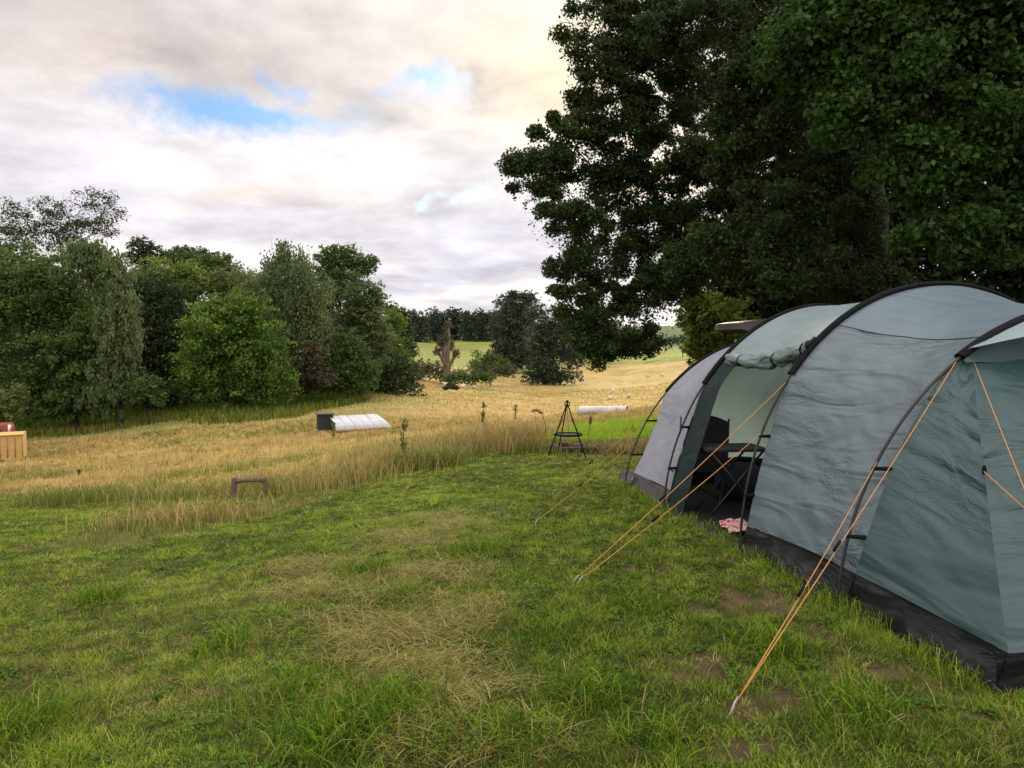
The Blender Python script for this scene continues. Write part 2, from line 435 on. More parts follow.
gap = mth('MULTIPLY', mth('SUBTRACT', mth('ADD', gap, mth('MULTIPLY', mth('SUBTRACT', nzA, .5), -.6)), .14), 1.35, 0, True)
bsky = N('ShaderNodeVectorMath', operation='MULTIPLY', ins={0: sky.outputs[0], 1: (.46, .60, .80)}).outputs[0]
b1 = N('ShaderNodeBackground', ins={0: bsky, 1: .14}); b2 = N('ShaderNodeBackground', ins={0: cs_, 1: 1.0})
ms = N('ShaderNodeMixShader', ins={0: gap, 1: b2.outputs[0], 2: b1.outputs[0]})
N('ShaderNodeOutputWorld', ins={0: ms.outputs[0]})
sl = bpy.data.lights.new('sun', 'SUN'); sl.energy = 2.2; sl.angle = math.radians(11); sl.color = (1, .84, .62)
so = bpy.data.objects.new('sun', sl); COL.objects.link(so)
dv = Vector((math.sin(SUN_AZ) * math.cos(SUN_EL), math.cos(SUN_AZ) * math.cos(SUN_EL), math.sin(SUN_EL)))
so.rotation_euler = dv.to_track_quat('Z', 'Y').to_euler(); so.location = (0, 0, 40)

cam = bpy.data.cameras.new('camera'); co = bpy.data.objects.new('camera', cam); COL.objects.link(co)
cam.sensor_width = 36; cam.lens = F / 1024 * 36; cam.clip_end = 4000; cam.clip_start = .05
co.location = CAM; co.rotation_euler = (math.pi / 2 - PITCH, 0, 0); sc.camera = co
sc.view_settings.view_transform = 'Standard'; sc.view_settings.look = 'None'; sc.view_settings.exposure = EXPO; sc.view_settings.gamma = 1
sc.cycles.use_denoising = True; sc.cycles.max_bounces = 6; sc.cycles.diffuse_bounces = 3; sc.cycles.transmission_bounces = 4; sc.cycles.transparent_max_bounces = 8
sc.cycles.sample_clamp_indirect = 4

# ------------------------------------------------------------------ ground zones
def U(x, y): return CX + F * x / np.maximum(y, .01)
def E2(x, y, c, rx, ry, rot=0.0):
    dx, dy = x - c[0], y - c[1]; cr, sr = math.cos(rot), math.sin(rot)
    return ((dx * cr + dy * sr) / rx) ** 2 + ((-dx * sr + dy * cr) / ry) ** 2
_kn = [(-400, 520), (0, 499), (80, 503), (150, 503), (300, 484), (400, 463), (470, 450), (535, 441), (560, 436), (600, 436), (760, 436)]
_ku = np.array([k[0] for k in _kn], float); _ky = np.array([G(*k)[1] for k in _kn])
def edge_y(x, y):
    return np.interp(U(x, y), _ku, _ky) + (fbm(x * .8, y * .8, 3) - .5) * 2.2
def cap(x, y, a, b, r):
    ab = (b[:2] - a[:2]); t = np.clip(((x - a[0]) * ab[0] + (y - a[1]) * ab[1]) / (ab @ ab), 0, 1)
    return np.hypot(x - a[0] - ab[0] * t, y - a[1] - ab[1] * t) / r
_tg = (G(112, 540), G(330, 489))
def longmask(x, y):
    fr = y > 2
    a = np.clip((y - edge_y(x, y)) / 1.2, 0, 1)
    tg = np.clip((1.15 - cap(x, y, *_tg, .75) + (fbm(x * 1.5, y * 1.5) - .5)) * 3, 0, 1)
    return np.where(fr, np.maximum(a, tg), np.clip((np.hypot(x, y) - 16) / 3, 0, 1))
HAY = [(G(430, 530), .85, .9), (G(400, 580), .75, .6), (G(370, 630), .6, .45), (G(440, 615), .45, .45), (G(330, 590), .5, .35), (G(415, 700), .5, .2), (G(410, 660), .42, .33), (G(470, 690), .36, .3), (G(455, 745), .45, .25), (G(300, 570), .6, .3), (G(53, 655), .2, .15)]
SOIL = [(G(650, 568), .28, .22), (G(760, 600), .35, .3), (G(690, 668), .3, .2), (G(800, 702), .42, .15), (G(862, 668), .3, .14), (G(725, 750), .3, .12), (G(815, 632), .16, .18), (G(740, 560), .3, .2), (G(700, 610), .15, .12), (G(600, 455), 1.4, .9), (G(640, 752), .12, .07), (G(950, 720), .25, .12)]
def haymask(x, y):
    m = np.zeros(np.shape(x))
    for c, rx, ry in HAY: m = np.maximum(m, np.clip(1.35 - E2(x, y, c, rx, ry), 0, 1))
    return np.clip(m * (fbm(x * 3.2, y * 3.2, 3) * 3.2 - 1.0), 0, .8)
def soilmask(x, y):
    m = np.zeros(np.shape(x))
    for c, rx, ry in SOIL: m = np.maximum(m, np.clip(1.3 - E2(x, y, c, rx, ry), 0, 1))
    return np.clip(m * (fbm(x * 7 + 3, y * 7, 3) * 3.4 - .9), 0, 1)
def dryness(x, y):
    u = U(x, y)
    d = np.clip((fbm(x * .5 + 9, y * .5, 3) - .5) * 1.8, 0, .4) + np.clip((fbm(x * 3, y * 3 + 4, 2) - .55) * 1.2, 0, .3)
    d = d + .22 * np.clip((y - 6) / 6, 0, 1) * np.clip((420 - u) / 200, 0, 1)
    return np.clip(d + .85 * haymask(x, y), 0, 1)
def mix3(a, b, t): return a * (1 - t[..., None]) + np.asarray(b) * t[..., None]
def sstep(a, b, v): t = np.clip((v - a) / (b - a), 0, 1); return t * t * (3 - 2 * t)
def ground_color(x, y):
    r = np.hypot(x, y); u = U(x, y); n1 = fbm(x * .25, y * .25, 4); n2 = fbm(x * 2, y * 2, 3); nb = fbm(x * .04 + 8, y * .04, 3)
    lawn = mix3(np.broadcast_to(np.array([.024, .044, .008]), x.shape + (3,)), (.11, .09, .04), np.clip(dryness(x, y) * .9, 0, 1))  # dark base colour paints in the shade between grass tufts
    lawn = lawn * (.7 + .6 * n2)[..., None]
    lawn = mix3(lawn, (.105, .078, .045), soilmask(x, y))
    gold = mix3(np.broadcast_to(np.array([.42, .32, .13]), x.shape + (3,)), (.22, .24, .06), np.clip((n1 - .5) * 3.2, 0, .75))
    gold = mix3(gold, (.40, .27, .11), np.clip((nb - .5) * 4, 0, 1))
    lm = longmask(x, y); ee = y - np.interp(u, _ku, _ky)
    gold = mix3(gold, (.09, .095, .03), (1 - sstep(0, 6, ee)) * (y > 2))
    col = mix3(lawn, gold, lm)
    right_green = sstep(545, 575, u) * sstep(18.5, 20, y) * (1 - sstep(26, 31, y))
    col = mix3(col, (.12, .17, .035), right_green * (y > 2))
    grn = sstep(35, 60, y) * (1 - sstep(300, 520, u)) * (1 - sstep(70, 140, y)) * np.clip(n1 * 2, 0, 1)
    col = mix3(col, (.13, .16, .04), np.clip(grn * .9, 0, 1))
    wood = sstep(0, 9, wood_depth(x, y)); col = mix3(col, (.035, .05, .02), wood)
    hill = sstep(184, 196, y) * np.where(u < 560, 1, sstep(208, 222, y)); col = mix3(col, (.19, .225, .055), hill * (1 - wood))
    band = hill * np.clip((fbm(x * .02, y * .1, 3) - .5) * 3, 0, .6); col = mix3(col, (.30, .34, .07), band)
    rim = sstep(285, 300, r); col = mix3(col, (.06, .09, .03), rim)
    back = sstep(0, 6, -y + 2); col = mix3(col, (.10, .14, .035), back * np.clip(1 - (r - 20) / 60, 0, 1))
    return col
_wk = [(-500, 424), (0, 424), (60, 424), (150, 418), (230, 414), (300, 406), (360, 396), (420, 384), (440, 366)]
_wu = np.array([k[0] for k in _wk], float); _wy = np.array([G(*k)[1] for k in _wk])
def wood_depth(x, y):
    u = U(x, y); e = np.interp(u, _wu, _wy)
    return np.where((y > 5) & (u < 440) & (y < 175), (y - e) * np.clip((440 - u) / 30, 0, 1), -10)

# ground: one sheet to the horizon, finer near the camera and across the view
th = np.concatenate([np.radians(np.linspace(-180, -62, 60)[:-1]), np.radians(np.linspace(-62, 62, 420)), np.radians(np.linspace(62, 180, 60)[1:])])
rr = np.concatenate([[.05], np.geomspace(.6, 1500, 430)])
TH, RR = np.meshgrid(th, rr, indexing='ij'); gx, gy = RR * np.sin(TH), RR * np.cos(TH)
gz = hh(gx, gy); gz = gz - soilmask(gx, gy) * .015
gz = np.where(RR > 700, gz[:, -1:] * 0 + hh(gx * 700 / RR, gy * 700 / RR) - (RR - 700) * .03, gz)
gc = ground_color(gx, gy)
A = np.stack([gx, gy, gz], -1); n_, m_ = A.shape[:2]
i_ = np.arange(n_ - 1)[:, None] * m_; j_ = np.arange(m_ - 1)[None]
Qg = np.stack([i_ + j_, i_ + j_ + 1, i_ + m_ + j_ + 1, i_ + m_ + j_], -1).reshape(-1, 4)[:, ::-1]
m, nt2, N2 = nodes('ground')
at = N2('ShaderNodeAttribute', attribute_name='gcol'); geo = N2('ShaderNodeNewGeometry')
na = N2('ShaderNodeTexNoise', ins={'Vector': geo.outputs['Position'], 'Scale': 9.0, 'Detail': 8.0, 'Roughness': .7})
nb_ = N2('ShaderNodeTexNoise', ins={'Vector': geo.outputs['Position'], 'Scale': .7, 'Detail': 8.0, 'Roughness': .65})
mm = N2('ShaderNodeMath', operation='MULTIPLY', ins={0: na.outputs[0], 1: nb_.outputs[0]})
r1 = ramp(N2, mm.outputs[0], [(.10, (.55, .55, .55)), (.42, (1.5, 1.45, 1.4))])
colr = mixc(N2, 1.0, at.outputs['Color'], r1, 'MULTIPLY')
bp = N2('ShaderNodeBump', ins={'Height': na.outputs[0], 'Strength': .9, 'Distance': .05}); bp2 = N2('ShaderNodeBump', ins={'Height': nb_.outputs[0], 'Strength': .6, 'Distance': .5, 'Normal': bp.outputs[0]})
pb = N2('ShaderNodeBsdfPrincipled', ins={'Base Color': colr, 'Roughness': .95, 'Specular IOR Level': .15, 'Normal': bp2.outputs[0]})
N2('ShaderNodeOutputMaterial', ins={0: pb.outputs[0]}); M['ground'] = m
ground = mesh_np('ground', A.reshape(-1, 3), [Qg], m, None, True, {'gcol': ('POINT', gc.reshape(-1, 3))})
tag(ground, kind='structure')

# ------------------------------------------------------------------ grass
def grassmat(name, g0, g1, s0, s1, trans=.3):
    m, nt, N = nodes(name)
    r = N('ShaderNodeAttribute', attribute_name='rnd'); d = N('ShaderNodeAttribute', attribute_name='dry')
    c = mixc(N, d.outputs['Fac'], ramp(N, r.outputs['Fac'], [(0, g0), (1, g1)]), ramp(N, r.outputs['Fac'], [(0, s0), (1, s1)]))
    b = N('ShaderNodeBsdfPrincipled', ins={'Base Color': c, 'Roughness': .7, 'Specular IOR Level': .08}); t = N('ShaderNodeBsdfTranslucent', ins={'Color': c})
    N('ShaderNodeOutputMaterial', ins={0: N('ShaderNodeMixShader', ins={0: trans, 1: b.outputs[0], 2: t.outputs[0]}).outputs[0]})
    return m
M['grass'] = grassmat('grass_blade', (.016, .062, .004), (.275, .45, .022), (.20, .15, .05), (.56, .45, .20))
M['straw'] = grassmat('straw_blade', (.05, .11, .014), (.22, .31, .05), (.34, .23, .09), (.78, .57, .28))
def blades(name, x, y, h, wd, lean, dry, rnd, mat, z=None, seg=2, kind='stuff', label=None, cat=None, ldir=None, lift=0.0):
    n = len(x); z = hh(x, y) if z is None else z
    a = rng.uniform(0, 2 * math.pi, n) if ldir is None else ldir
    f = rng.uniform(0, 2 * math.pi, n)
    L = np.stack([np.cos(a), np.sin(a), np.zeros(n)], 1); S = np.stack([np.cos(f), np.sin(f), np.zeros(n)], 1)
    b = np.stack([x, y, z - .008 + lift], 1); V = []
    ts = [0, .5, 1] if seg == 2 else [0, .33, .68, 1]
    for t in ts:
        c = b + L * (lean * t ** 1.6)[:, None]; c[:, 2] += h * (1 - (1 - t) ** 1.35 if seg == 2 else np.sin(t * 1.9) / .95)
        ww = (wd * (1 - t * .45))[:, None] * S * .5
        if t < 1: V += [c - ww, c + ww]
        else: V += [c]
    k = len(V); V = np.stack(V, 1).reshape(-1, 3); i = np.arange(n)[:, None] * k
    Q = np.concatenate([i + [2 * s, 2 * s + 1, 2 * s + 3, 2 * s + 2] for s in range(len(ts) - 2)], 1).reshape(-1, 4)
    T = i + [k - 3, k - 2, k - 1]
    nq = len(ts) - 2
    o = mesh_np(name, V, [Q, T], M[mat], None, True, {'rnd': ('POINT', np.repeat(rnd, k)), 'dry': ('POINT', np.repeat(dry, k))})
    return tag(o, label, cat, kind=kind)
def scatter(n, y0, y1, fall, u0=-160, u1=1190, ref=4.0):
    ys = np.linspace(y0, y1, 2000); p = ys * np.minimum(1, (ref / ys)) ** fall; c = np.cumsum(p); c /= c[-1]
    y = np.interp(rng.random(n), c, ys); u = rng.uniform(u0, u1, n); return (u - CX) / F * y, y
def intent(x, y): return tent_inside(x, y)
# mown lawn: small tufts of short blades that lie over, with darker gaps between them
def tuftfield(name, n, y0, y1, fall, ref, m, keep, hfun, wpx, wmin, spread, leanr, mat, dfun, rfun, seg=2, u0=-160, u1=1190, jit=.12):
    x, y = scatter(n, y0, y1, fall, u0, u1, ref); k = keep(x, y) & ~tent_inside(x, y); x, y = x[k], y[k]
    th = hfun(x, y); td = dfun(x, y); tr = rfun(x, y); N_ = len(x)
    X, Y_, H, D, R_ = [np.repeat(v, m) for v in (x, y, th, td, tr)]
    a = rng.uniform(0, 2 * math.pi, len(X)); q = rng.random(len(X)) ** .6; sp_ = spread * (.5 + H / max(th.mean(), 1e-3) * .5)
    X = X + np.cos(a) * q * sp_; Y_ = Y_ + np.sin(a) * q * sp_; H = H * rng.uniform(.45, 1.2, len(X)) * (1.15 - .4 * q)
    a2 = a + rng.normal(0, .5, len(X)) + np.repeat(rng.normal(0, .4, N_), m)
    D = np.clip(np.where(rng.random(len(X)) < .06, 1 - D, D) + rng.normal(0, .08, len(X)), 0, 1)
    return blades(name, X, Y_, H, np.maximum(wmin, Y_ / F * wpx) * rng.uniform(.6, 1.4, len(X)), H * rng.uniform(*leanr, len(X)) * (.3 + .9 * q), D, np.clip(R_ + rng.normal(0, jit, len(X)), 0, 1), mat, seg=seg, ldir=a2)
def lawn_keep(x, y):
    return (longmask(x, y) < rng.uniform(.2, .9, len(x))) & (rng.random(len(x)) > soilmask(x, y) * .93) & (rng.random(len(x)) > haymask(x, y) * .35)
def lawn_h(x, y):
    big = np.clip((fbm(x * 2.2 + 30, y * 2.2, 2) - .60) * 5, 0, 1)
    return (.016 + .034 * rng.random(len(x)) ** 2 + .030 * np.clip(vnoise(x * 6, y * 6) - .45, 0, 1) + .05 * big * rng.random(len(x)) ** 2)
def lawn_d(x, y): return np.where(rng.random(len(x)) < dryness(x, y) * .5 + .02, rng.uniform(.45, .95, len(x)), rng.uniform(0, .28, len(x)))
def lawn_r(x, y): return np.clip(rng.normal(.46, .27, len(x)) + (fbm(x * 1.1, y * 1.1 + 20, 3) - .5) * .6 + (vnoise(x * 5, y * 5 + 2) - .5) * .5, .02, 1)
tuftfield('lawn_grass', int(125000 * GD), 2.2, 19, 1.45, 4.0, 13, lawn_keep, lawn_h, .55, .0030, .030, (.7, 1.9), 'grass', lawn_d, lawn_r)
# taller tufts in the lawn, dark green, bottom of the picture
TU = [(585, 700, .22, 250), (100, 600, .25, 160), (380, 720, .35, 420), (330, 745, .3, 300), (640, 610, .2, 110), (20, 730, .35, 260), (300, 700, .3, 160), (520, 745, .22, 160), (455, 745, .2, 100), (770, 650, .25, 130), (860, 720, .3, 200), (665, 745, .25, 160), (230, 650, .3, 130), (470, 555, .3, 160), (365, 575, .3, 180), (400, 600, .25, 120), (560, 640, .25, 110)]
xs, ys, hs = [], [], []
for px, py, r, c_ in TU:
    g = G(px, py); c_ = int(c_ * 2.2); q = rng.normal(size=(c_, 2)) * r * .42; xs.append(g[0] + q[:, 0]); ys.append(g[1] + q[:, 1]); hs.append(np.full(c_, .5 + r))
x, y, hs = map(np.concatenate, (xs, ys, hs)); k = ~intent(x, y); x, y, hs = x[k], y[k], hs[k]; n = len(x)
blades('grass_tufts', x, y, hs * rng.uniform(.05, .17, n), rng.uniform(.004, .007, n), rng.uniform(.05, .2, n), np.where(rng.random(n) < .1, .8, 0), rng.uniform(0, .6, n), 'grass', seg=3)
# grass growing up against the tent skirt
t_ = rng.random(4200); a_, b_ = HOOPS['D'][0] - AX * 1.15, HOOPS['A'][0] + AX * .5
x = a_[0] + (b_[0] - a_[0]) * t_ - RT[0] * (rng.random(4200) ** 1.5 * .16 - .04); y = a_[1] + (b_[1] - a_[1]) * t_ - RT[1] * .0
k = fbm(x * 5, y * 5, 2) > .42; x, y = x[k], y[k]; n = len(x)
blades('skirt_edge_grass', x, y, rng.uniform(.03, .12, n), rng.uniform(.003, .005, n), rng.uniform(.02, .1, n), np.where(rng.random(n) < .15, .8, .05), rng.uniform(.1, .9, n), 'grass', seg=3)
# low clover and plantain leaves among the grass
M['clover'] = leafmat('clover_leaf', (.03, .075, .008), (.11, .20, .022), .25, hv=3)
cx2, cy2 = scatter(260, 2.6, 8, 1.2); kk_ = ~tent_inside(cx2, cy2); cx2, cy2 = cx2[kk_], cy2[kk_]; cz2 = hh(cx2, cy2) + .012
o = leaves('clover', np.stack([cx2, cy2, cz2], 1), np.stack([rng.uniform(.04, .14, len(cx2)), rng.uniform(.04, .12, len(cx2)), np.full(len(cx2), .014)], 1), 14000, .021, M['clover'], None, core=0, ecc=.9, up=3.0, clump=.03); tag(o, kind='stuff')
# dried cut grass lying on the lawn
x, y = scatter(int(170000 * GD), 2.4, 11, 1.0, 200, 620)
hm = haymask(x, y); k = rng.random(len(x)) < hm * .65; x, y = x[k], y[k]; n = len(x)
blades('dry_cut_grass', x, y, rng.uniform(.0, .035, n), rng.uniform(.0022, .005, n), rng.uniform(.05, .24, n), rng.uniform(.35, 1, n), rng.uniform(0, .9, n) ** 1.4, 'grass', seg=3, lift=.01 + rng.random(n) * .07 * haymask(x, y))
# pale wisps of hay
WS = [(462, 695, .06, 80, -1.2), (470, 660, .05, 60, -1.8), (440, 640, .16, 70, 2.6), (415, 662, .16, 60, .4), (395, 640, .2, 60, 2.9), (430, 715, .14, 45, 3.0), (380, 600, .24, 60, .8), (420, 575, .28, 60, 2.3), (350, 680, .18, 35, .3), (500, 700, .10, 40, .2), (440, 540, .35, 60, .6), (470, 740, .18, 35, 2.8)]
x = np.concatenate([G(a, b)[0] + rng.normal(0, r, c) for a, b, r, c, f0 in WS]); y = np.concatenate([G(a, b)[1] + rng.normal(0, r, c) for a, b, r, c, f0 in WS]); f = np.concatenate([rng.normal(f0, .5, c) for a, b, r, c, f0 in WS]); n = len(x)
blades('hay_wisp', x, y, rng.uniform(.0, .035, n), rng.uniform(.002, .0045, n), rng.uniform(.08, .24, n), rng.uniform(.85, 1, n), rng.uniform(.35, 1.0, n), 'grass', seg=3, lift=.045, ldir=f)
# long dry grass on the bank and beyond, in tufts, greener where it meets the mown lawn
def bk(x, y): return y - np.interp(U(x, y), _ku, _ky)
def long_keep(x, y):
    u = U(x, y); rg = sstep(545, 575, u) * (1 - sstep(26, 31, y)); return (rng.random(len(x)) < longmask(x, y) * .95) & (rng.random(len(x)) > rg * .97)
def long_h(x, y):
    e = bk(x, y); u = U(x, y); c_ = np.clip(fbm(x * .7, y * .7, 4) * 3.2 - .9, .15, 1.5)
    return (.08 + .22 * rng.random(len(x)) ** 1.3 * c_) * np.clip(.4 + e / 6, .4, 1) * (1 + .6 * np.exp(-(e / 3) ** 2) * np.clip((u - 340) / 120, 0, 1))
def long_d(x, y):
    e = bk(x, y); g_ = np.clip((fbm(x * .35, y * .35 + 7, 3) - .5) * 6, 0, 1) * .6 + .75 * np.exp(-(np.maximum(e, 0) / 2.0) ** 2)
    return np.where(rng.random(len(x)) < g_, rng.uniform(0, .35, len(x)), rng.uniform(.6, 1, len(x)))
def long_r(x, y): return np.clip(rng.normal(.55, .2, len(x)) - .3 * np.exp(-(bk(x, y) / 2.2) ** 2) + (fbm(x * .2, y * .2) - .5) * .8, 0, 1)
tuftfield('long_dry_grass', int(60000 * GD), 7, 44, 1.2, 10, 13, long_keep, long_h, .40, .004, .07, (.15, .8), 'straw', long_d, long_r, seg=3, u1=760)
# tall brown seeding clump by the fire pit + green tufts along the edge
TT = [(500, 448, 1.0, 1100, .58, .85), (475, 452, .8, 700, .46, .8), (440, 458, .8, 500, .42, .6), (520, 447, .5, 500, .6, .9), (403, 470, .5, 800, .36, .15), (440, 466, .5, 700, .33, .15), (65, 505, .8, 900, .34, .1), (110, 500, .6, 500, .3, .15), (180, 500, 1.2, 900, .3, .2), (230, 500, .35, 260, .35, .4), (270, 497, .3, 200, .3, .3), (340, 484, 1.1, 900, .4, .6), (150, 527, .6, 500, .22, .5), (190, 522, .8, 700, .28, .7), (385, 468, .9, 700, .5, .8), (535, 452, .4, 250, .3, .3), (560, 447, .4, 250, .25, .2), (640, 448, .8, 700, .25, .6), (620, 452, .5, 300, .2, .7)]
xs, ys, hs, ds = [], [], [], []
for px, py, r, c_, h_, d0 in TT:
    g = G(px, py); q = rng.normal(size=(c_, 2)) * r * .5; xs.append(g[0] + q[:, 0] * 1.2); ys.append(g[1] + q[:, 1]); hs.append(h_ * rng.uniform(.35, 1.15, c_)); ds.append(np.where(rng.random(c_) < d0, rng.uniform(.6, 1, c_), rng.uniform(0, .3, c_)))
x, y, h, d_ = map(np.concatenate, (xs, ys, hs, ds)); k = ~intent(x, y); x, y, h, d_ = x[k], y[k], h[k], d_[k]; n = len(x)
blades('bank_tufts', x, y, h, rng.uniform(.006, .012, n), rng.uniform(.1, .45, n) * h / .4, d_, rng.uniform(0, .55, n), 'straw', seg=3)
# short green grass beyond the fire pit
x, y = scatter(int(50000 * GD), 15.5, 31, .8, 540, 800, 16); n = len(x)
blades('green_strip_grass', x, y, rng.uniform(.04, .13, n), rng.uniform(.01, .022, n), rng.uniform(.02, .1, n), np.where(rng.random(n) < .12 + .5 * (y < 18.5), .8, .0), np.clip(rng.normal(.6, .2, n) + .4 * (y > 19) - .3 * (y < 18.5), 0, 1), 'grass')
# coarse grass of the far field
x, y = scatter(int(90000 * GD), 36, 150, .8, -160, 760, 40); k = (wood_depth(x, y) < 0); x, y = x[k], y[k]; n = len(x); u = U(x, y)
gp = fbm(x * .1, y * .1 + 7, 3); gl = sstep(35, 55, y) * (1 - sstep(250, 450, u)) * (1 - sstep(80, 130, y))
d_ = np.where(rng.random(n) < np.clip((gp - .5) * 3, 0, 1) * .6 + gl * .5, rng.uniform(0, .4, n), rng.uniform(.6, 1, n))
blades('field_grass', x, y, rng.uniform(.08, .26, n), y / F * .8 * rng.uniform(.5, 1.2, n), rng.uniform(.02, .2, n), d_, np.clip(rng.normal(.55, .2, n), 0, 1), 'straw')
# green reeds and nettles at the foot of the wood
x, y = scatter(int(95000 * GD), 44, 125, .5, -120, 430, 44); wd_ = wood_depth(x, y); k = (wd_ > -9 - 6 * fbm(x * .1, y * .1)) & (wd_ < 14) & (rng.random(len(x)) < .9); x, y, wd_ = x[k], y[k], wd_[k]; n = len(x)
d_ = np.where(rng.random(n) < np.clip(-wd_ / 10 + .1, .05, .7) * np.clip(fbm(x * .15, y * .3) * 1.6 - .2, 0, 1), rng.uniform(.5, 1, n), rng.uniform(0, .15, n))
blades('reeds', x, y, rng.uniform(.25, .85, n), y / F * .85 * rng.uniform(.5, 1.3, n), rng.uniform(.05, .4, n), d_, rng.uniform(0, .32, n), 'grass')
# ------------------------------------------------------------------ tent
def fabric(name, col, trans=.12, rough=.5, bump=.5, spec=.4, wr=1.0, fold=(.35, .9)):
    m, nt, N = nodes(name)
    tc = N('ShaderNodeTexCoord')
    mp = N('ShaderNodeMapping', ins={0: tc.outputs['UV'], 'Rotation': (0, 0, fold[0]), 'Scale': (1.0, 3.6, 1)})
    n1 = N('ShaderNodeTexNoise', ins={'Vector': mp.outputs[0], 'Scale': 1.1, 'Detail': 2.0, 'Roughness': .4, 'Distortion': 1.2})
    mp2 = N('ShaderNodeMapping', ins={0: tc.outputs['UV'], 'Rotation': (0, 0, fold[1]), 'Scale': (1.0, 2.6, 1)})
    n2 = N('ShaderNodeTexNoise', ins={'Vector': mp2.outputs[0], 'Scale': 3.6, 'Detail': 3.0, 'Roughness': .5, 'Distortion': 1.4})
    n3 = N('ShaderNodeTexNoise', ins={'Vector': tc.outputs['UV'], 'Scale': 2.0, 'Detail': 5.0})
    rd = N('ShaderNodeMath', operation='SUBTRACT', ins={0: n2.outputs[0], 1: .5}); ra_ = N('ShaderNodeMath', operation='ABSOLUTE', ins={0: rd.outputs[0]})
    rm_ = N('ShaderNodeMapRange', ins={0: ra_.outputs[0], 1: 0.0, 2: .045, 3: 1.0, 4: 0.0}, interpolation_type='SMOOTHERSTEP')
    b1 = N('ShaderNodeBump', ins={'Height': n1.outputs[0], 'Strength': bump, 'Distance': .055 * wr})
    msk = N('ShaderNodeTexNoise', ins={'Vector': tc.outputs['UV'], 'Scale': 1.3, 'Detail': 1.0})
    b2 = N('ShaderNodeBump', ins={'Height': N('ShaderNodeMath', operation='MULTIPLY_ADD', ins={0: rm_.outputs[0], 1: .14, 2: n2.outputs[0]}).outputs[0], 'Strength': N('ShaderNodeMapRange', ins={0: msk.outputs[0], 1: .42, 2: .66, 3: .08 * bump, 4: bump}).outputs[0], 'Distance': .022 * wr, 'Normal': b1.outputs[0]})
    c = np.array(col)
    cc = ramp(N, n3.outputs[0], [(.3, tuple(c * .88)), (.7, tuple(c * 1.1))])
    b = N('ShaderNodeBsdfPrincipled', ins={'Base Color': cc, 'Roughness': rough, 'Specular IOR Level': spec, 'Normal': b2.outputs[0]})
    t = N('ShaderNodeBsdfTranslucent', ins={'Color': cc, 'Normal': b2.outputs[0]})
    N('ShaderNodeOutputMaterial', ins={0: N('ShaderNodeMixShader', ins={0: trans, 1: b.outputs[0], 2: t.outputs[0]}).outputs[0]})
    return m
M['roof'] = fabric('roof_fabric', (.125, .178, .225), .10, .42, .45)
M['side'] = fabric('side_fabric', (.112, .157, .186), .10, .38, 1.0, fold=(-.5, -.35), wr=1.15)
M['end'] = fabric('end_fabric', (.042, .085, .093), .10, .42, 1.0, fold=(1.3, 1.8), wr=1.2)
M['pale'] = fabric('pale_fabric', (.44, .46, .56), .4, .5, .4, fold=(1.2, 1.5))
M['porch'] = fabric('porch_fabric', (.29, .385, .425), .3, .45, .6)
M['rollc'] = fabric('rolled_fabric', (.20, .27, .28), .1, .45, 1.0, wr=1.2)
M['inner'] = fabric('inner_fabric', (.33, .46, .42), .5, .6, .35)
M['frame'] = fabric('dark_green_fabric', (.010, .023, .025), .02, .8, .6, .25)
M['skirt'] = fabric('skirt_plastic', (.010, .011, .015), .0, .42, 1.2, .3, fold=(1.5, 1.2))
M['skirt_pale'] = fabric('skirt_grey', (.085, .085, .10), .05, .42, 1.0, fold=(1.5, 1.2))
M['floor'] = simple('groundsheet', (.008, .008, .009), .7, spec=.2, scale=3, bump=.6, bscale=6)
M['black'] = simple('black_webbing', (.006, .007, .008), .9, spec=.15)
M['pole'] = simple('pole_grey', (.018, .02, .024), .4, .0, spec=.4)
M['cord'] = simple('orange_cord', (.46, .21, .06), .8, scale=200, var=.35)
M['steel'] = simple('peg_steel', (.35, .33, .3), .4, .9)

def hoop(key, n=160, foot=None):
    f, W, H, p = HOOPS[key]
    th = np.linspace(0, math.pi, n)
    c, s = np.cos(th), np.sin(th)
    u = W / 2 * (1 - np.sign(c) * np.abs(c) ** (2 / p)); z = H * np.abs(s) ** (2 / p)
    q = f + u[:, None] * RT + z[:, None] * np.array([0, 0, 1.0])
    L = np.concatenate([[0], np.cumsum(np.linalg.norm(np.diff(q, axis=0), axis=1))]); t = np.linspace(0, L[-1], 201)
    return np.stack([np.interp(t, L, q[:, i]) for i in range(3)], 1)
HP = {k: hoop(k) for k in HOOPS}
SL = {'A': 1.22, 'B': 1.30, 'C': 1.40, 'D': 1.52}        # height above the foot where the sleeve starts
INS = {'A': .13, 'B': .05, 'C': .05, 'D': .06}
def fedge(k, ax=0.0):
    """edge of the fabric at a hoop: under the sleeve on the pole, lower down set in from it"""
    q = HP[k].copy(); f = HOOPS[k][0]; z = q[:, 2] - f[2]; W = HOOPS[k][1]
    g = np.where(z < SL[k], np.sin(np.clip(z / SL[k], 0, 1) * math.pi), 0) * INS[k] + .03 * np.clip((SL[k] - z) / .35, 0, 1)
    u = (q - f) @ RT; sg = np.where(u < W / 2, 1, -1)
    q += RT * (g * sg)[:, None]; q += AX * (ax * np.clip(1 - z / SL[k], 0, 1) * np.sin(np.clip(z / SL[k], 0, 1) * math.pi * .9 + .3))[:, None]
    return q
FE = {k: fedge(k) for k in HOOPS}; FE['D'] = fedge('D', -.10)
tent = empty('tunnel_tent', (HP['D'][0] + HP['A'][0]) / 2)
tag(tent, 'large grey-green tunnel tent with arched poles, open side door and black skirt', 'tent')
O = np.array(tent.location)
def crv(q, t):
    i = np.asarray(t) * 200; return np.stack([np.interp(i, np.arange(201), q[:, k]) for k in range(3)], -1)
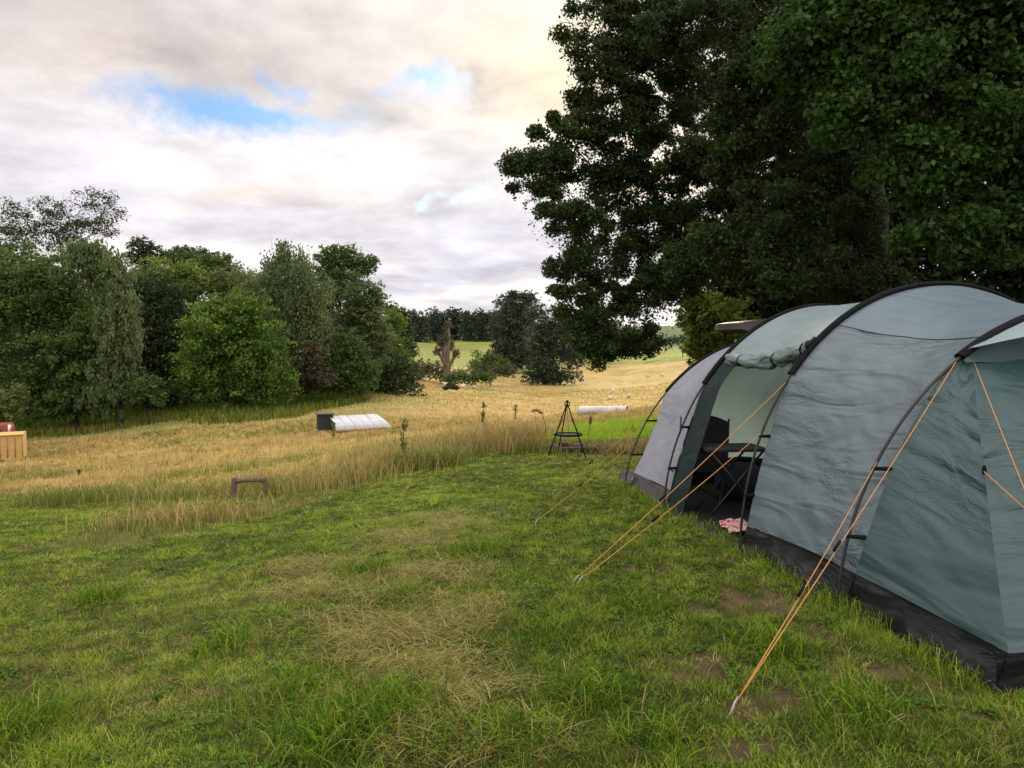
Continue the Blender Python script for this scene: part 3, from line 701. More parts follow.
def tz(q, f, zz, side=0):
    z = q[:, 2] - f[2]
    i = np.argmax(z > zz) if side == 0 else 200 - np.argmax(z[::-1] > zz)
    return i / 200
def panel(name, qa, qb, ta0, ta1, tb0, tb1, mat, ns=50, nt_=90, sag=.06, s0=0.0, s1=1.0, wr=.008, flip=False, parent=tent, off=0.0, seed=0):
    s = np.linspace(s0, s1, ns)[:, None]; v = np.linspace(0, 1, nt_)[None]
    ta = ta0 + (ta1 - ta0) * v; tb = tb0 + (tb1 - tb0) * v
    a = crv(qa, ta[0]); b = crv(qb, tb[0]); Pn = a[None] * (1 - s[..., None]) + b[None] * s[..., None]
    du = np.gradient(Pn, axis=0); dv_ = np.gradient(Pn, axis=1); nr = unit(np.cross(du, dv_))
    cen = (Pn.mean((0, 1)) * 1.0); cen = np.array([Pn[..., 0].mean(), Pn[..., 1].mean(), 0]) ; 
    mid = (HOOPS['B'][0] + HOOPS['C'][0]) / 2 + RT * 1.7
    sg = np.sign(((Pn - mid) * nr).sum(-1, keepdims=True)); nr = nr * np.where(sg == 0, 1, sg)
    ln = np.linalg.norm(b - a, axis=1).mean(); arc = np.linalg.norm(np.diff(a, axis=0), axis=1).sum()
    U_, V_ = np.broadcast_to(s * ln, Pn.shape[:2]), np.broadcast_to(v * arc, Pn.shape[:2])
    w_ = (fbm(U_ * 3 + seed, V_ * 6 + U_ * 4 + seed, 3) - .5) * 2 * wr + (fbm(U_ * 1.2 + seed + 5, V_ * 1.6, 2) - .5) * 2 * wr * 1.4
    env = np.sin(np.clip(s, 0, 1) * math.pi) ** .6
    Pn = Pn + nr * ((-sag * np.sin(s * math.pi) + w_ * env + off)[..., None])
    mb = MB().grid(Pn - O)
    return mesh_np(name, np.concatenate(mb.V), [np.concatenate(mb.Q)], M[mat], parent, True, uv=np.stack([U_.ravel(), V_.ravel()], 1))
ZS = .2
f = {k: HOOPS[k][0] for k in HOOPS}
tb = {k: tz(FE[k], f[k], ZS) for k in HOOPS}
rb = {k: tz(FE[k], f[k], ZS, 1) for k in HOOPS}
# porch door: heights on hoops B and C where the opening ends
dB, dC = tz(FE['B'], f['B'], 1.58), tz(FE['C'], f['C'], 1.66)
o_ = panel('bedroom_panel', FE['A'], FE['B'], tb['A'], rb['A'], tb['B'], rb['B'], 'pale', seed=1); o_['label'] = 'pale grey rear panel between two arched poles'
o_ = panel('porch_roof', FE['B'], FE['C'], dB, rb['B'], dC, rb['C'], 'porch', seed=2, sag=.05)
# wide panel between C and D: roof paler, sky reflection put into its colour, joined to side at a seam
sC, sD = tz(FE['C'], f['C'], 1.80), tz(FE['D'], f['D'], 1.66)
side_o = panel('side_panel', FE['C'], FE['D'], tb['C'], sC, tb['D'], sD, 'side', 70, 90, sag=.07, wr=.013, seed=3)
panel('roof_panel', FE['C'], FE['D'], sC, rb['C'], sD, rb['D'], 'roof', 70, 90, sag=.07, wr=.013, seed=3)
q0, q1 = crv(FE['C'], sC), crv(FE['D'], sD)
# dark door frame on the hoop B side of the door
panel('door_frame', FE['B'], FE['C'], .0, dB, .0, dC, 'frame', 14, 60, sag=.0, s0=.0, s1=.25, off=-.012, wr=.01)
# rear cap
q = FE['A'].copy(); g0 = f['A'] + AX * .55 + RT * .0; base_ = q.copy(); base_[:, 2] = f['A'][2] + .0; base_ += AX * .6; base_[:, :2] += ((f['A'] + RT * 1.6)[:2] + AX[:2] * .6 - base_[:, :2]) * .04
panel('rear_wall', FE['A'], base_, tb['A'] * .3, 1 - tb['A'] * .3, tb['A'] * .3, 1 - tb['A'] * .3, 'inner', 30, 60, sag=.02)
# groundsheet
fl = []
for k in ('A', 'B', 'C', 'D'):
    fl.append([f[k] + RT * u + np.array([0, 0, .035]) for u in np.linspace(.05, 3.2, 12)])
fl = np.array(fl); MBf = MB().grid(fl - O); MBf.build('groundsheet', M['floor'], tent)
bw = MB()
for u in (3.15,):
    bw.grid(np.array([[f[k] + RT * u + np.array([0, 0, z]) for z in (.03, .2, .4)] for k in ('A', 'B', 'C', 'D')]) - O)
ra = np.array([[f['A'] + RT * u + AX * .05 + np.array([0, 0, z]) for z in (.03, .16, .36 + .02 * math.sin(u * 9))] for u in np.linspace(.35, 2.9, 20)]); bw.grid(ra - O)
bw.build('bathtub_wall', M['floor'], tent)
# threshold of the door
mbt = MB(); a_, b_ = f['B'] + RT * .06, f['C'] + RT * .03; qs = np.array([a_ + (b_ - a_) * t for t in np.linspace(0, 1, 14)]); hz = .05 + .015 * np.sin(np.arange(14) * 1.3)
mbt.grid(np.stack([qs - RT * .05 + [0, 0, -.03], qs + np.array([[0, 0, z] for z in hz]), qs + RT * .05 + [0, 0, .02]], 1) - O); mbt.build('threshold', M['skirt'], tent)
# skirts
def skirt(a0, b0, name, mat, out=.09, n=40, hgt=ZS + .02):
    s = np.linspace(0, 1, n)
    top = a0 + (b0 - a0) * s[:, None]; rows = []
    dd = unit((b0 - a0) * np.array([1, 1, 0])); nn = np.array([dd[1], -dd[0], 0]); nn = nn if nn @ RT < 0 else -nn
    wv = (fbm(s * 9 + out * 100, s * 0 + 3, 3) - .5)
    for k in np.linspace(0, 1, 10):
        p = top + nn * (.006 + out * k ** 1.3 + wv * .05 * k)[:, None] if False else top + nn[None] * (.006 + out * k ** 1.3 + wv * .06 * k + .012 * np.sin(s * 37 + k * 4) * k)[:, None]
        gz_ = hh(p[:, 0], p[:, 1]) - .03; p[:, 2] = top[:, 2] * (1 - k) + gz_ * k; rows.append(p)
    Pn = np.stack(rows, 1); U_ = np.repeat((s * np.linalg.norm(b0 - a0))[:, None], 10, 1); V_ = np.repeat(np.linspace(0, .25, 10)[None], n, 0)
    mb = MB().grid(Pn - O); return mesh_np(name, np.concatenate(mb.V), [np.concatenate(mb.Q)], M[mat], tent, True, uv=np.stack([U_.ravel(), V_.ravel()], 1))
pA, pB, pC, pD = [crv(FE[k], tb[k]) for k in 'ABCD']
rear = pA + AX * .55 + np.array([0, 0, -.03])
skirt(rear, pA, 'skirt', 'skirt_pale', .1); skirt(pA, pB + (pC - pB) * .0, 'skirt', 'skirt_pale', .05)
db = crv(FE['B'], tb['B']); dc_ = crv(FE['C'], tb['C']); dbx = db + (dc_ - db) * .25
skirt(db, dbx, 'skirt', 'frame', .02, 10)
skirt(pC, pD, 'skirt', 'skirt', .07, 70)
# near end: two sloping side cloths meeting the front cloth at a seam
E_ = G(1003, 693); E_t = E_ + np.array([0, 0, .17]) + RT * .02
T_ = P(972, 362, 4.58); T_ = T_ + 0
cD = f['D'] + RT * 1.7
def mir(p):
    d = (p - cD) @ RT; return p - RT * 2 * d
tT = 0
dd_ = np.linalg.norm(FE['D'] - T_, axis=1); tT = np.argmin(dd_[:100]) / 200
E_R, T_R = mir(E_t), mir(T_)
def lerpc(a, b, n=201, bow=0.0, d=None):
    t = np.linspace(0, 1, n)[:, None]; p = a + (b - a) * t
    return p + (np.sin(t * math.pi) * bow * d if d is not None else 0)
seamL = lerpc(E_t, T_, bow=.05, d=-RT - AX); seamR = lerpc(E_R, T_R, bow=.05, d=RT - AX)
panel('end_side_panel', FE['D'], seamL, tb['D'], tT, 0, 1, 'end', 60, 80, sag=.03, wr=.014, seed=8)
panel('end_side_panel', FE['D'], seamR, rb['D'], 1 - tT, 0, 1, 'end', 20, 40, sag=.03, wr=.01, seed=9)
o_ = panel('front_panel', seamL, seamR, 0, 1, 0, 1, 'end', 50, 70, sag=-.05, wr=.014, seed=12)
skirt(pD, E_t, 'skirt', 'skirt', .06, 40); skirt(E_t - RT * .05 - AX * .0, E_R, 'skirt', 'skirt', .012, 30)
# gable over the front cloth and the rain hood above it
tt_ = np.linspace(tT, 1 - tT, 40); arcp = crv(FE['D'], tt_); low = T_ + (T_R - T_) * np.linspace(0, 1, 40)[:, None] - AX * .02
MB().grid(np.stack([arcp - AX * .01, low], 0) - O).build('gable', M['end'], tent)
hd = arcp * .5 + low * .5 - AX * .42 * np.sin(np.linspace(0.12, math.pi - .12, 40))[:, None] + np.array([0, 0, .07]); up_ = arcp + np.array([0, 0, .004])
MB().grid(np.stack([up_, (up_ + hd) / 2 + [0, 0, .02], hd], 0) - O).build('rain_hood', M['porch'], tent)
# seam lines
def seam(q, name='seam', r=.004): MB().tube(np.asarray(q) - O, r, 5).build(name, M['frame'], tent)
seam(np.array([v.co[:] for v in side_o.data.vertices]).reshape(70, 90, 3)[:, -1] + O + np.array([0, 0, .001]), r=.0035)
# poles + sleeves + clips
for k in 'ABCD':
    q = HP[k]; z = q[:, 2] - f[k][2]; idx = np.where(z > SL[k])[0]; i0, i1 = idx[0], idx[-1]
    q2 = q.copy(); q2[0, 2] -= .05; q2[-1, 2] -= .05
    MB().tube((q2 - AX * .0) - O, .0105, 8).build('tent_pole', M['pole'], tent)
    u = (q[i0:i1 + 1]); cen_ = f[k] + RT * HOOPS[k][1] / 2; nr = unit(u - cen_)
    th_ = np.linspace(0, 2 * math.pi, 11)[:-1]
    ring = u[:, None] + AX * (np.cos(th_) * (.048 if k == 'D' else .042))[None, :, None] + nr[:, None] * (np.sin(th_) * .022 + .006)[None, :, None]
    ring = np.concatenate([ring, ring[:, :1]], 1)
    MB().grid(ring - O).build('pole_sleeve', M['black'], tent)
    for zc in ((.42, .85) if k != 'C' else (.45, .92)):
        j = np.argmax(z > zc); MB().tube(np.stack([q[j] - RT * .012, FE[k][j] + RT * .03]) - O, [.012, .016], 6).build('pole_clip', M['black'], tent)
# rolled up door
pa, pb_ = crv(FE['B'], dB), crv(FE['C'], dC); rl = MB()
L_ = pa + (pb_ - pa) * np.linspace(.10, 1.0, 40)[:, None]; L_[:, 2] -= .03 + .07 * np.sin(np.linspace(0, math.pi, 40)) ; L_ += -RT * .02
kk = 20; aa = np.arange(kk + 1) * 2 * math.pi / kk; ring = []
strap_t = np.array([.18, .62, .93])
for i, t in enumerate(np.linspace(0, 1, 40)):
    pin = 1 - .45 * np.exp(-((t - strap_t) / .03) ** 2).max(); rad = (.048 + .042 * vnoise(t * 9 + 2, .3)) * pin
    rr_ = rad * (1 + .28 * (vnoise(np.cos(aa) * 2 + 9 + t * 3, np.sin(aa) * 2 + 4 + t * 9) - .5) * 2)
    ring.append(L_[i] + np.outer(np.cos(aa) * rr_, RT) + np.outer(np.sin(aa) * rr_, [0, 0, 1]))
ring = np.array(ring); Uu = np.repeat(np.linspace(0, 1.8, 40)[:, None], kk + 1, 1); Vv = np.repeat(np.linspace(0, .6, kk + 1)[None], 40, 0)
mb = MB().grid(ring - O); roll = mesh_np('rolled_door', np.concatenate(mb.V), [np.concatenate(mb.Q)], M['rollc'], tent, True, uv=np.stack([Uu.ravel() * 2, Vv.ravel() * 2], 1))
for t in strap_t:
    p = L_[int(t * 39)]; MB().tube(np.stack([p + RT * math.cos(a) * .055 + np.array([0, 0, 1]) * math.sin(a) * .055 for a in np.linspace(0, 2 * math.pi, 14)]) - O, .007, 5).build('strap', M['black'], roll)
# guy lines with pegs
def hpz(k, z): return HP[k][np.argmax(HP[k][:, 2] - f[k][2] > z)]
def guy(a, g, label):
    g = np.array(g, float); g[2] = h1(g[0], g[1]) + .03
    t = np.linspace(0, 1, 9)[:, None]; q = a + (g - a) * t; q[:, 2] -= np.sin(t[:, 0] * math.pi) * .02
    o = MB().tube(q - O, .0030, 6).build('guy_line', M['cord'], tent, label=label)
    d = unit((a - g) * np.array([1, 1, 0])); pg = MB().tube(np.stack([g - d * .10 + [0, 0, -.14], g - d * .01, g + d * .012 + [0, 0, .018], g + d * .03 + [0, 0, .006]]) - O, .005, 6).build('tent_peg', M['steel'], o)
    sl_ = a + (g - a) * .62; MB().tube(np.stack([sl_ - (g - a) / np.linalg.norm(g - a) * .035, sl_ + (g - a) / np.linalg.norm(g - a) * .035]) - O, .009, 6).build('runner', M['black'], o)
gp1 = G(735, 711); gp2 = G(577, 586)
guy(hpz('D', 1.50), gp1, 'orange guy line from the top of the near arch'); guy(hpz('D', .88), gp1 + [.012, .02, 0], 'orange guy line from the middle of the near arch')
guy(hpz('C', 1.36), gp2, 'orange guy line from high beside the door'); guy(hpz('C', .95), gp2 + [.03, -.02, 0], 'orange guy line from low beside the door')
guy(hpz('A', .92), G(555, 493), 'orange guy line from high on the rearmost arch'); guy(hpz('A', .62), G(537, 522), 'orange guy line from low on the rearmost arch')
guy(T_ + np.array([0, -.02, .0]), (2.30, 2.62, 0), 'orange guy line from the top of the near seam'); guy(seamL[112] - RT * .01 - AX * .01, (3.0, 2.72, 0), 'orange guy line from the middle of the near seam')
MB().ell(seamL[112] - O, (.012, .012, .035)).build('guy_tab', M['black'], tent)

# ------------------------------------------------------------------ in the tent
def fz(x, y):
    s = ((np.array([x, y, 0]) - f['C']) @ AX); return f['C'][2] + (f['A'][2] - f['C'][2]) * s / 3.6 + .04
M['table'] = simple('table_top_dark', (.015, .015, .016), .7); M['tube_grey'] = simple('tube_grey', (.03, .03, .033), .5, .3)
tx, ty = 2.18, 7.35; tzv = fz(tx, ty)
t_ = empty('folding_table', (tx, ty, tzv), .1); tag(t_, 'small dark folding camping table with crossed legs inside the tent doorway', 'table')
MB().box((0, 0, .66), (.62, .45, .03), bev=.008).build('table_top', M['table'], t_, auto=30)
for yy in (-.18, .18):
    for s in (-1, 1): MB().tube([(-.28 * s, yy, .0), (.26 * s, yy, .645)], .011, 6).build('leg', M['tube_grey'], t_)
cx_, cy_ = 2.02, 7.9; cz = fz(cx_, cy_)
c_ = empty('camping_chair', (cx_, cy_, cz), -.5); tag(c_, 'dark fabric folding camping chair with rounded back inside the tent', 'chair')
bk = np.array([[(u * .24, .12 + .10 * (z - .4) + .05 * u * u, z + (.07 * (1 - u * u) if z > .85 else 0)) for z in np.linspace(.38, .88, 8)] for u in np.linspace(-1, 1, 9)])
MB().grid(bk).grid(bk + [0, .02, 0]).build('backrest', M['table'], c_)
MB().grid(np.array([[(u * .24, -.3 + .42 * v, .40 - .05 * math.sin(math.pi * v)) for v in np.linspace(0, 1, 6)] for u in np.linspace(-1, 1, 6)])).build('seat', M['table'], c_)
for sx in (-1, 1):
    MB().tube([(.26 * sx, .13, 0), (-.26 * sx, -.28, .41)], .011, 6).build('leg', M['tube_grey'], c_); MB().tube([(.26 * sx, -.28, 0), (.26 * sx, .12, .42), (.26 * sx, .17, .92)], .011, 6).build('leg', M['tube_grey'], c_)
mR, ntR, NR = nodes('patterned_blanket'); tcR = NR('ShaderNodeTexCoord'); v1 = NR('ShaderNodeTexVoronoi', ins={'Vector': tcR.outputs['Object'], 'Scale': 26.0})
NR('ShaderNodeOutputMaterial', ins={0: NR('ShaderNodeBsdfPrincipled', ins={'Base Color': ramp(NR, v1.outputs[0], [(.38, (.30, .02, .03)), (.5, (.36, .28, .27))]), 'Roughness': .9}).outputs[0]})
bx_, by_ = 2.0, 6.35; b_g = np.array([[(u * .15, v * .19, .045 + .05 * vnoise(u * 3 + 4, v * 3 + 2) + .03 * (1 - u * u)) for v in np.linspace(-1, 1, 24)] for u in np.linspace(-1, 1, 24)])
bl = MB().grid(b_g).build('blanket', mR); bl.location = (bx_, by_, fz(bx_, by_) - .02); tag(bl, 'crumpled red and white patterned blanket on the tent floor in the doorway', 'blanket')
M['bagm'] = simple('dark_bag_cloth', (.025, .027, .035), .8, bump=.5, bscale=20)
for (x_, y_, r_, lab) in ((2.6, 8.3, (.3, .26, .22), 'dark holdall on the tent floor behind the table'), (2.75, 7.5, (.25, .3, .2), 'dark soft bag on the tent floor right of the table')):
    b = MB().ell((0, 0, r_[2] * .85), r_, 20, 12, .06); b.tube([(-.12, 0, r_[2] * 1.7), (-.08, 0, r_[2] * 2.05), (.08, 0, r_[2] * 2.05), (.12, 0, r_[2] * 1.7)], .012, 6)
    o = b.build('bag', M['bagm']); o.location = (x_, y_, fz(x_, y_)); tag(o, lab, 'bag')
# ------------------------------------------------------------------ trees
TD = LD
def T(*a, **k): return ptree(*a, **k)
# the big oak over the tent
tree_l = [(538, 178, 34, 24), (520, 165, 20, 14), (575, 150, 44, 36), (566, 212, 38, 30), (608, 95, 42, 48), (612, 30, 48, 46), (592, 262, 42, 36), (606, 322, 36, 34), (600, 350, 20, 16), (574, 298, 28, 26), (584, 334, 22, 22), (648, 300, 40, 34), (650, 230, 50, 36, 1),
          (655, 120, 40, 34, 1), (668, 50, 48, 44), (700, 100, 44, 40, 2), (690, 268, 44, 26, 1), (705, 215, 40, 34, 2), (640, -40, 66, 50), (735, -20, 70, 60, 1), (750, 70, 52, 50, 2), (760, 135, 44, 38, 3), (770, 215, 52, 44, 2), (755, 262, 44, 26, 2), (820, 150, 60, 50, 2), (820, 60, 60, 60, 2), (640, 345, 26, 14), (830, 260, 56, 36, 2), (690, 160, 26, 20, 0), (612, 182, 30, 26, .5), (655, 180, 44, 30, .5), (715, 165, 36, 26, .5), (740, 245, 50, 34, -2.5), (790, 205, 50, 36, -3), (800, 265, 50, 30, -3), (790, 110, 44, 34, -3), (740, 175, 34, 26, -2), (700, 255, 44, 26, -1), (745, 262, 40, 20, -1.5), (700, 20, 50, 40, -2), (780, 20, 50, 50, -3), (740, 110, 44, 40, -2.5), (760, 60, 40, 40, -3), (850, 230, 50, 44, -1), (860, 285, 56, 24, -1.5), (840, 165, 46, 44, -2), (860, 100, 50, 50, -1)]
T('oak_tree', 'big dark spreading oak with drooping boughs leaning over the tent', 14, 880, tree_l, int(470000 * TD), .068, 'oak', trunk_r=.30, twigs=10, core=.05, loose=.06, kd=3.0, clump=.24, limb_k=.24, lean=(1.6, 0), twig_r=.013, trunk_top=6.5, ecc=.6)
T('broadleaf_tree', 'large-leaved green tree overhanging the tent at the right edge of the photo', 9.5, 1130, [(835, 20, 56, 46), (900, 70, 64, 54), (980, 20, 80, 70), (1005, 130, 74, 56), (925, 165, 54, 36), (862, 110, 44, 38), (1010, 225, 56, 36), (945, 235, 40, 22), (880, -50, 80, 50), (1090, 60, 80, 70), (1090, 180, 70, 60), (980, -80, 100, 60), (800, 60, 36, 40, .5)],
  int(135000 * TD), .088, 'broad', trunk_r=.26, twigs=7, twig_r=.012, core=.15, clump=.26, ecc=.65, trunk_top=5)
T('hedgerow_tree', 'dense shaded tree directly behind the tent', 19, 900, [(800, 280, 60, 45), (860, 240, 70, 60), (930, 200, 80, 70), (900, 290, 80, 40), (1000, 250, 80, 70), (860, 150, 70, 60), (950, 90, 90, 70), (1040, 160, 90, 90), (870, 50, 70, 70), (960, 0, 100, 80), (1080, 270, 90, 60)], int(45000 * TD), .2, 'hedge', trunk_r=.3, twigs=4, core=.5, trunk_top=5)
T('hedgerow_tree', 'shaded dark green tree left of centre behind the tent roof', 21, 790, [(750, 290, 40, 36), (790, 250, 50, 45), (725, 300, 26, 26), (820, 200, 44, 50), (780, 310, 50, 30), (840, 300, 50, 40)], int(22000 * TD), .18, 'hedge', trunk_r=.2, twigs=4, core=.4, trunk_top=4)
T('bush', 'bright green leafy bush showing left of the dark raised tailgate', 19, 712, [(700, 305, 22, 16), (705, 325, 24, 20), (722, 338, 28, 26), (697, 345, 16, 14), (735, 320, 22, 22), (715, 355, 30, 18), (690, 320, 10, 14), (722, 380, 26, 24), (718, 405, 22, 20), (735, 400, 24, 22)], int(14000 * TD), .13, 'bright', trunk_r=.07, twigs=4, cat='bush', trunk_top=1.3)
# left wood, near to far
W = 'trees of the wood across the field'
T('tree', 'dense dark green tree second from the left edge of the photo, tall rounded crown', 60, 75, [(55, 295, 46, 38), (10, 300, 40, 40), (40, 350, 44, 44), (85, 350, 36, 44), (30, 280, 42, 36), (70, 385, 38, 28), (20, 390, 34, 26), (60, 405, 40, 16), (95, 395, 26, 22)], int(30000 * TD), .3, 'dense', trunk_r=.35, group=W, core=.4)
T('tree', 'olive green tree with hanging foliage beside the dense dark one', 59, 118, [(102, 268, 30, 22), (116, 300, 24, 28), (120, 335, 22, 28), (84, 252, 24, 14), (116, 372, 24, 26), (105, 395, 24, 18)], int(17000 * TD), .28, 'grey', trunk_r=.25, style='weep', group=W, core=.3)
T('birch_tree', 'thin wispy birch rising highest at the left of the wood', 68, 70, [(18, 222, 18, 14), (42, 212, 18, 14), (68, 218, 22, 16), (92, 202, 22, 12), (112, 212, 14, 9), (85, 232, 20, 12), (45, 232, 24, 12), (5, 212, 14, 12), (60, 238, 30, 12), (100, 228, 20, 12), (15, 238, 24, 12)], int(8500 * TD), .2, 'dark', bark='bark', trunk_r=.18, style='ball', group=W, core=.0, twigs=11, twig_r=.03, trunk_top=14, clump=.75)
T('tree', 'broad dull green tree at the far left edge of the wood', 64, -30, [(-30, 300, 50, 50), (5, 262, 30, 30), (-20, 370, 50, 40), (0, 320, 30, 36)], int(10000 * TD), .3, 'dark', trunk_r=.3, group=W, core=.4)
T('bush', 'pale green low bush behind the slatted trailer at the left edge', 52, 5, [(8, 405, 18, 16), (-10, 415, 22, 18), (20, 392, 10, 8)], int(4200 * TD), .2, 'olive', trunk_r=.06, cat='bush', group='bushes at the foot of the wood', core=.3, trunk_top=1)
T('chestnut_tree', 'broad rounded bright green tree at the middle of the wood', 62, 232, [(232, 340, 46, 42), (262, 355, 34, 36), (205, 355, 34, 38), (240, 310, 32, 22), (275, 382, 24, 22), (215, 320, 24, 22), (235, 385, 44, 22), (195, 385, 24, 18)], int(22000 * TD), .3, 'chest', trunk_r=.4, group=W, core=.4)
T('tree', 'deep shaded tree between the dense dark one and the rounded bright green one', 72, 155, [(150, 340, 34, 42), (130, 370, 30, 30), (165, 300, 30, 30), (140, 300, 28, 34), (175, 350, 30, 40), (160, 390, 36, 26)], int(13000 * TD), .32, 'dark', trunk_r=.3, group=W, core=.5)
T('bush', 'low bush in shade left of the rounded bright green tree', 58, 148, [(150, 385, 14, 10), (138, 392, 15, 11), (158, 397, 10, 9)], int(3000 * TD), .2, 'dense', trunk_r=.06, cat='bush', group='bushes at the foot of the wood', core=.3, trunk_top=1)
T('tree', 'dark thin-crowned tree standing above the wood right of the wispy birch', 84, 145, [(140, 246, 12, 10), (152, 250, 10, 8), (134, 258, 10, 9), (150, 262, 14, 10)], int(3600 * TD), .26, 'dark', trunk_r=.18, group=W, core=.05, twigs=7, twig_r=.03)
T('tree', 'yellow-green crown in the sun above the shaded middle of the wood', 78, 185, [(155, 275, 24, 18), (185, 272, 20, 14), (175, 290, 30, 16), (200, 285, 16, 12), (140, 290, 16, 14)], int(9000 * TD), .28, 'lime', trunk_r=.25, group=W, core=.4)
T('tree', 'rounded mid green crown behind the yellow-green one', 88, 215, [(185, 262, 20, 12), (215, 270, 24, 16), (235, 285, 24, 16), (245, 300, 18, 12)], int(9000 * TD), .3, 'dense', trunk_r=.25, group=W, core=.4)
T('tree', 'dark distant crown on the skyline above the middle of the wood', 105, 195, [(180, 254, 15, 8), (198, 256, 13, 8), (215, 262, 15, 9), (165, 258, 10, 6)], int(4500 * TD), .34, 'dark', trunk_r=.2, group=W, core=.3)
T('tree', 'flat-topped olive crown filling the dip left of the grey-green weeping tree', 80, 250, [(225, 285, 26, 18), (255, 290, 22, 18), (245, 310, 30, 18), (265, 310, 18, 22)], int(9000 * TD), .3, 'olive', trunk_r=.25, group=W, core=.4)
T('willow_tree', 'tall grey-green weeping tree right of the rounded bright green tree', 70, 292, [(282, 262, 20, 20), (300, 268, 22, 22), (288, 300, 26, 30), (312, 300, 20, 32), (270, 285, 18, 20), (300, 335, 26, 26), (322, 330, 14, 26), (283, 245, 9, 8), (258, 290, 18, 20), (305, 320, 24, 24), (275, 320, 22, 22)], int(16000 * TD), .28, 'grey', bark='bark_pale', trunk_r=.3, style='weep', group=W, core=.25, clump=1.0)
T('tree', 'tall dark tree with rounded top behind the grey-green weeping tree', 82, 335, [(330, 258, 16, 13), (348, 258, 18, 14), (362, 268, 14, 12), (342, 285, 24, 22), (325, 275, 14, 14), (372, 262, 8, 8)], int(9000 * TD), .3, 'dense', trunk_r=.28, group=W, core=.25)
T('tree', 'mid green tree with a narrow crown at the right shoulder of the wood', 78, 358, [(355, 300, 20, 26), (368, 320, 18, 30), (350, 330, 20, 24), (375, 298, 12, 18), (380, 340, 14, 24)], int(12000 * TD), .28, 'grey', trunk_r=.25, group=W, core=.35)
T('bush', 'round green bush under the right shoulder of the wood', 72, 345, [(345, 345, 22, 18), (340, 368, 26, 20), (362, 368, 18, 18), (352, 384, 24, 10)], int(8000 * TD), .26, 'dense', trunk_r=.1, group='bushes at the foot of the wood', core=.4, cat='bush', trunk_top=2)
T('bush', 'twiggy dull bush right of the rounded bright green tree', 68, 312, [(310, 360, 18, 20), (320, 380, 16, 14), (300, 378, 14, 14)], int(6000 * TD), .24, 'bramble', trunk_r=.1, group='bushes at the foot of the wood', core=.3, cat='bush', trunk_top=2)
T('tree', 'light green tree at the right-hand end of the wood', 92, 385, [(385, 335, 14, 22), (392, 352, 14, 20), (378, 365, 16, 16), (395, 322, 12, 14), (402, 362, 10, 16)], int(9000 * TD), .28, 'chest', trunk_r=.2, group=W, core=.35)
T('tree', 'small dark tree last on the skyline at the right-hand end of the wood', 110, 400, [(398, 318, 12, 12), (404, 330, 10, 14), (392, 310, 8, 8), (408, 345, 8, 18)], int(6000 * TD), .32, 'dark', trunk_r=.18, group=W, core=.35)
T('bush', 'scrubby bush spilling into the field at the right-hand end of the wood', 100, 408, [(400, 375, 12, 8), (412, 368, 10, 10), (390, 380, 12, 7)], int(3800 * TD), .26, 'grey', trunk_r=.08, group='bushes at the foot of the wood', core=.35, cat='bush', trunk_top=1.5)
# dark inside of the wood
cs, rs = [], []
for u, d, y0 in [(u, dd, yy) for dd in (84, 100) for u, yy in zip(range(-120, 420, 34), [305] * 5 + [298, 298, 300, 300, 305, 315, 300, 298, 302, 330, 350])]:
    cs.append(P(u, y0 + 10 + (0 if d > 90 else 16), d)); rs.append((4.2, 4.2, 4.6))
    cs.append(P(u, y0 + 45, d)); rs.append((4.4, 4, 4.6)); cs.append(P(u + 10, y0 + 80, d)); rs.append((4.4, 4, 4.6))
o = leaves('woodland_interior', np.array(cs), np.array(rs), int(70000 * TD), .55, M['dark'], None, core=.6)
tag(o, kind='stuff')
# skyline trees beyond the hill field
FT = 'skyline trees beyond the green hill field'
for i, (px, y0, rx, lab) in enumerate([(418, 318, 13, 'leftmost rounded tree of the far skyline row'), (437, 316, 12, 'second tree from the left in the far skyline row'), (455, 315, 12, 'far skyline tree directly above the pollarded trunk'), (470, 319, 10, 'lower far skyline tree right of the pollarded trunk'), (483, 317, 10, 'far skyline tree with a ragged top between two lower ones'), (496, 318, 9, 'rightmost far skyline tree, next to the big dark tree')]):
    T('tree', lab, 275 + (i % 3) * 6, px, [(px - rx * .3, y0, rx * .7, 9), (px + rx * .5, y0 + 3, rx * .6, 8), (px, y0 + 11, rx, 10), (px, y0 + 20, rx, 8)], int(3000 * TD), .75, 'far', trunk_r=.3, twigs=0, group=FT, core=.5)
T('tree', 'tall dark bushy tree at the right end of the green hill field', 190, 515, [(512, 306, 18, 14), (505, 325, 18, 18), (522, 322, 18, 20), (515, 345, 22, 18), (528, 300, 12, 10), (503, 350, 14, 12), (512, 296, 8, 6), (530, 355, 16, 14), (515, 362, 18, 8)], int(14000 * TD), .6, 'far', trunk_r=.4, twigs=3, core=.45)
T('tree', 'greener tree between the tall dark bushy tree and the drooping oak', 165, 545, [(548, 326, 20, 14), (540, 340, 20, 16), (560, 336, 20, 18), (552, 352, 24, 14), (536, 312, 12, 10), (565, 318, 12, 10), (545, 366, 24, 10), (575, 355, 16, 14), (560, 376, 22, 8), (535, 376, 18, 7), (548, 380, 20, 6)], int(14000 * TD), .5, 'far', trunk_r=.35, twigs=3, core=.45)
T('hedge', 'hedge line along the top of the golden field under the oak', 215, 640, [(u, 353 - (u - 560) * .11, 11, 5) for u in range(565, 800, 14)], int(9000 * TD), .5, 'far', trunk_r=.1, twigs=0, core=.5, cat='hedge', trunk_top=1)
T('tree', 'small far tree seen under the oak boughs', 240, 600, [(600, 325, 14, 14), (612, 330, 12, 12), (590, 335, 12, 10)], int(3000 * TD), .6, 'far', trunk_r=.3, twigs=0, core=.5)
